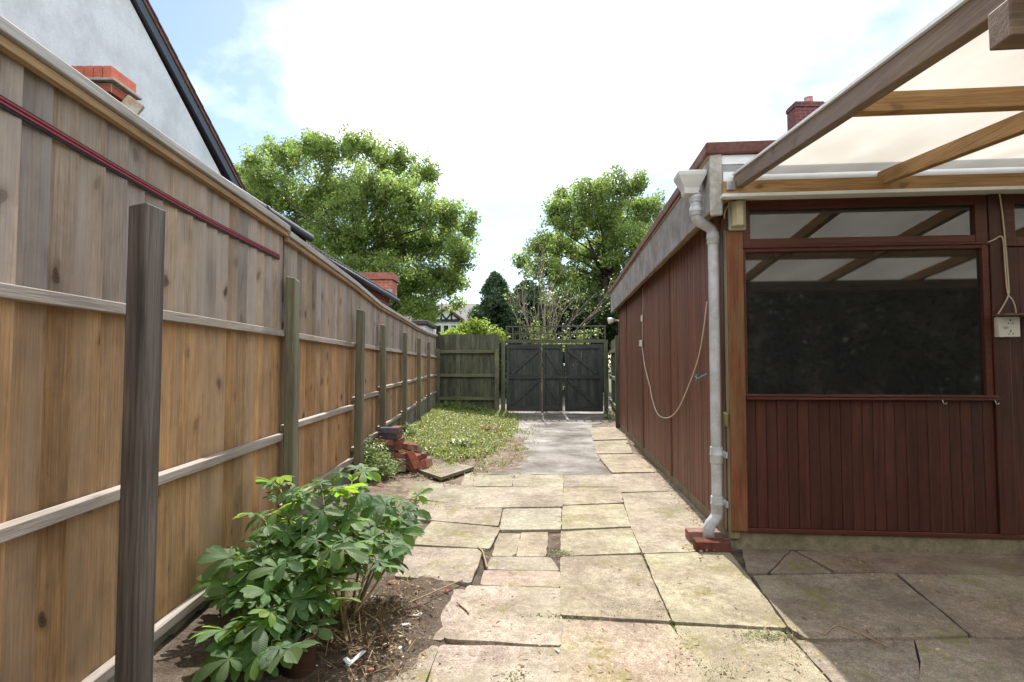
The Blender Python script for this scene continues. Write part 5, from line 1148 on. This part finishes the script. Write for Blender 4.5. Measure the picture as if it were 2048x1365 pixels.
b = MB(); b.box(-0.06, 0.06, -0.03, 0.03, -0.12, 0.085, tint=(1.9, 3.4, 3.6)); o = b.build('loose_brick', M['brick_one'], bevel=0.004); o.location = pc2 + Vector((0.01, 0, 0.02)); o.rotation_euler = (0.1, R(32), R(30))
tag(o, 'buff brick propped on edge between the new chimney and the fence top', 'brick')
# brick outbuilding with pantile edge
ga, gb_ = PX(700, 545, -3.4), PX(789, 601, -3.4); zg = (ga.z + gb_.z) / 2
t = thing('brick_outbuilding', 'old red brick outbuilding with scalloped tile eave and black gutter', 'outbuilding', (-3.4, gb_.y, 0)); Lo = 7.5
b = MB(); b.box(-3.0, -0.12, -Lo, -0.12, 0, zg - 0.02); b.build('wall', M['brick_soft'], t)
b = MB(); b.add([(x, y, z + h_) for h_ in (0.0, 0.05) for x, y, z in ((0.02, 0.0, zg), (0.02, -Lo, zg), (-3.0, -Lo, zg + 0.62), (-3.0, 0.0, zg + 0.62))], [(3, 2, 1, 0), (4, 5, 6, 7), (0, 1, 5, 4), (1, 2, 6, 5), (2, 3, 7, 6), (3, 0, 4, 7)]); rf = b.build('roof', M['tile_dark'], t)
b = MB()
for i in range(int(Lo / 0.2)): b.tube([(0.06, -0.08 - 0.2 * i, zg + 0.045), (-0.35, -0.08 - 0.2 * i, zg + 0.125)], 0.055, 8, tint=(U(2.0, 3.4),) * 3)
b.build('pantiles', M['tile_dark'], rf, smooth=True)
b = MB(); b.tube([(0.1, 0.06, zg - 0.05), (0.1, -Lo, zg - 0.05)], 0.06, 10); b.build('gutter', M['gutter'], t, smooth=True)
b = MB(); b.tube([(0.06, -0.02, zg - 0.08), (-0.02, -0.06, zg - 0.25), (-0.05, -0.06, 0)], 0.04, 8); b.build('downpipe', M['gutter'], t, smooth=True)
Yc = gb_.y - 0.6; a_, c_ = P(716, 545, Yc), P(788, 545, Yc); w_ = c_.x - a_.x; zt = a_.z
b = MB(); b.box(-w_ + 0.08, -0.06, 0, 0.7, zg, zt - 0.2); ob = b.build('chimney', M['brick_red'], t); ob.location = (c_.x + 3.4, Yc - gb_.y, 0)
b = MB(); b.box(-w_ + 0.02, 0.0, -0.05, 0.75, zt - 0.198, zt - 0.10); b.box(-w_ + 0.04, -0.02, -0.03, 0.73, zt - 0.098, zt, tint=(0.6, 0.6, 0.6))
b.build('chimney_cap', M['brick_soft'], ob)
b = MB(); b.box(-0.32, -0.04, -0.02, -0.001, zg + 0.02, zg + 0.2); b.build('flashing', M['lead'], ob)
# small dark roofed shed further on
A1, B1 = P(812, 641, 18), P(856, 641, 18)
t = thing('dark_shed', 'low dark flat roofed shed beyond the end of the fence', 'shed', (A1.x, 18, 0)); w_ = B1.x - A1.x
b = MB(); b.box(-1.5, w_ - 0.1, 0.1, 2.0, 0, A1.z - 0.16); b.build('wall', M['render'], t)
b = MB(); b.box(-1.6, w_, 0, 2.1, A1.z - 0.158, A1.z); b.build('roof', M['tile_dark'], t, bevel=0.04)
# mock timbered house
Yh = 40; s_ = Yh / F
def hp(px, py): q = P(px, py, Yh); return q.x, q.z
t = thing('timbered_house', 'distant cottage with grey tiled roof and black and white timbered gable', 'house', (hp(893, 700)[0], Yh, 0)); bx0 = t.location.x
xl, zr = hp(866, 594); xr, _ = hp(1000, 594); _, ze = hp(893, 648)
b = MB(); b.box(xl - bx0 - 3, xr - bx0, 0.6, 8, 0, ze); b.build('wall', M['render'], t)
b = MB(); b.add([(x, y, z) for x in (xl - bx0 - 3, xr - bx0) for y, z in ((0.3, ze - 0.1), (4.5, zr), (8.7, ze - 0.1), (4.5, zr - 0.25))], [(0, 1, 5, 4), (1, 2, 6, 5), (2, 3, 7, 6), (3, 0, 4, 7), (0, 3, 2, 1), (4, 5, 6, 7)]); rf = b.build('roof', M['tile_grey'], t)
x0_, z0_ = hp(861, 644); x1_, _ = hp(925, 644); xm, zp = hp(893, 616)
b = MB(); b.prism([(x0_ - bx0 + 0.15, z0_), (x1_ - bx0 - 0.15, z0_), (xm - bx0, zp - 0.1)], -0.1, 3.5, Matrix(((1, 0, 0, 0), (0, 0, 1, 0), (0, 1, 0, 0), (0, 0, 0, 1)))); ga_ = b.build('gable', M['white_board'], t)
b = MB()
def tim(ax, az, bx_, bz, w=0.12):
    A_, B_ = Vector((ax, -0.115, az)), Vector((bx_, -0.115, bz)); d = B_ - A_; b.box(0, d.length, -0.012, 0.012, -w / 2, w / 2, Matrix.Translation(A_) @ Matrix.Rotation(-math.atan2(d.z, d.x), 4, 'Y'))
L_, R_ = x0_ - bx0, x1_ - bx0; xm_ = xm - bx0; hh_ = zp - z0_
tim(L_, z0_ + 0.08, R_, z0_ + 0.08, 0.2)
for f in (0.34, 0.66): xx = L_ + (R_ - L_) * f; tim(xx, z0_ + 0.1, xx, z0_ + hh_ * (0.62), 0.12)
tim(L_ + (R_ - L_) * 0.36, z0_ + hh_ * 0.55, xm_, z0_ + 0.15); tim(xm_, z0_ + 0.15, L_ + (R_ - L_) * 0.64, z0_ + hh_ * 0.55)
b.build('timbering', M['barge'], ga_)
for sg in (-1, 1):
    b = MB(); xe = L_ - 0.15 if sg < 0 else R_ + 0.15
    b.add([(x, y, z + h_) for h_ in (0.0, 0.2) for x, y, z in ((xm_, -0.3, zp - 0.1), (xe, -0.3, z0_ - 0.05), (xe, 4, z0_ - 0.05), (xm_, 4, zp - 0.1))], [(3, 2, 1, 0), (4, 5, 6, 7), (0, 1, 5, 4), (1, 2, 6, 5), (2, 3, 7, 6), (3, 0, 4, 7)]); b.build('gable_roof', M['tile_brown'], t)
b = MB(); b.box(L_ + 0.2, R_ - 0.2, 0.02, 3, 0, z0_); b.build('bay', M['render'], t)
for i in range(3):
    xa = L_ + 0.35 + (R_ - L_ - 0.7) / 3 * i; xb_ = xa + (R_ - L_ - 0.7) / 3 - 0.06
    w = frame(xa, xb_, z0_ - 1.2, z0_ - 0.2, 0.07, 0.07, 0.07, 0.07, -0.04, 0.015).build('window', M['white_board'], t); q = MB(); q.box(xa + 0.06, xb_ - 0.06, -0.01, 0.01, z0_ - 1.14, z0_ - 0.26); q.build('pane', M['glass'], w)
cx0, cz = hp(848, 625); cx1, _ = hp(858, 625)
b = MB(); b.box(cx0 - bx0 - 0.3, cx1 - bx0 + 0.3, 1.0, 1.8, 0, cz + 0.6); b.build('chimney', M['brick_red'], t)
# house behind the garage with its stack
Yk = 12.5; a_, c_ = P(1591, 203, Yk), P(1648, 200, Yk)
t = thing('brick_house', 'house hidden behind the garage with only its dark brick chimney in view', 'house', (a_.x, Yk, 0)); w_ = c_.x - a_.x; zt = a_.z
b = MB(); b.box(0.5, 9, 0.0, 7, 0, 3.2); b.build('wall', M['brick_dark'], t)
b = MB(); b.prism([(-0.3, 3.15), (7.3, 3.15), (3.5, 5.0)], 0.2, 9.3, Matrix(((0, 0, 1, 0), (1, 0, 0, 0), (0, 1, 0, 0), (0, 0, 0, 1)))); rf = b.build('roof', M['tile_brown'], t)
b = MB(); b.box(0.0, w_, 0.0, 0.4, 0, zt - 0.12); b.build('chimney', M['brick_dark'], t)
b = MB(); b.box(-0.02, w_ + 0.02, -0.02, 0.42, zt - 0.12, zt - 0.03); b.box(0, w_, 0, 0.4, zt - 0.029, zt); b.build('chimney_cap', M['brick_dark'], t)
b = MB(); b.lathe([(0.11, 0), (0.10, 0.1), (0.09, 0.17), (0.10, 0.18)], Matrix.Translation((w_ * 0.62, 0.2, zt)), 14, tint=(0.8, 1.5, 1.9)); b.build('chimney_pot', M['brick_new'], t, smooth=True)
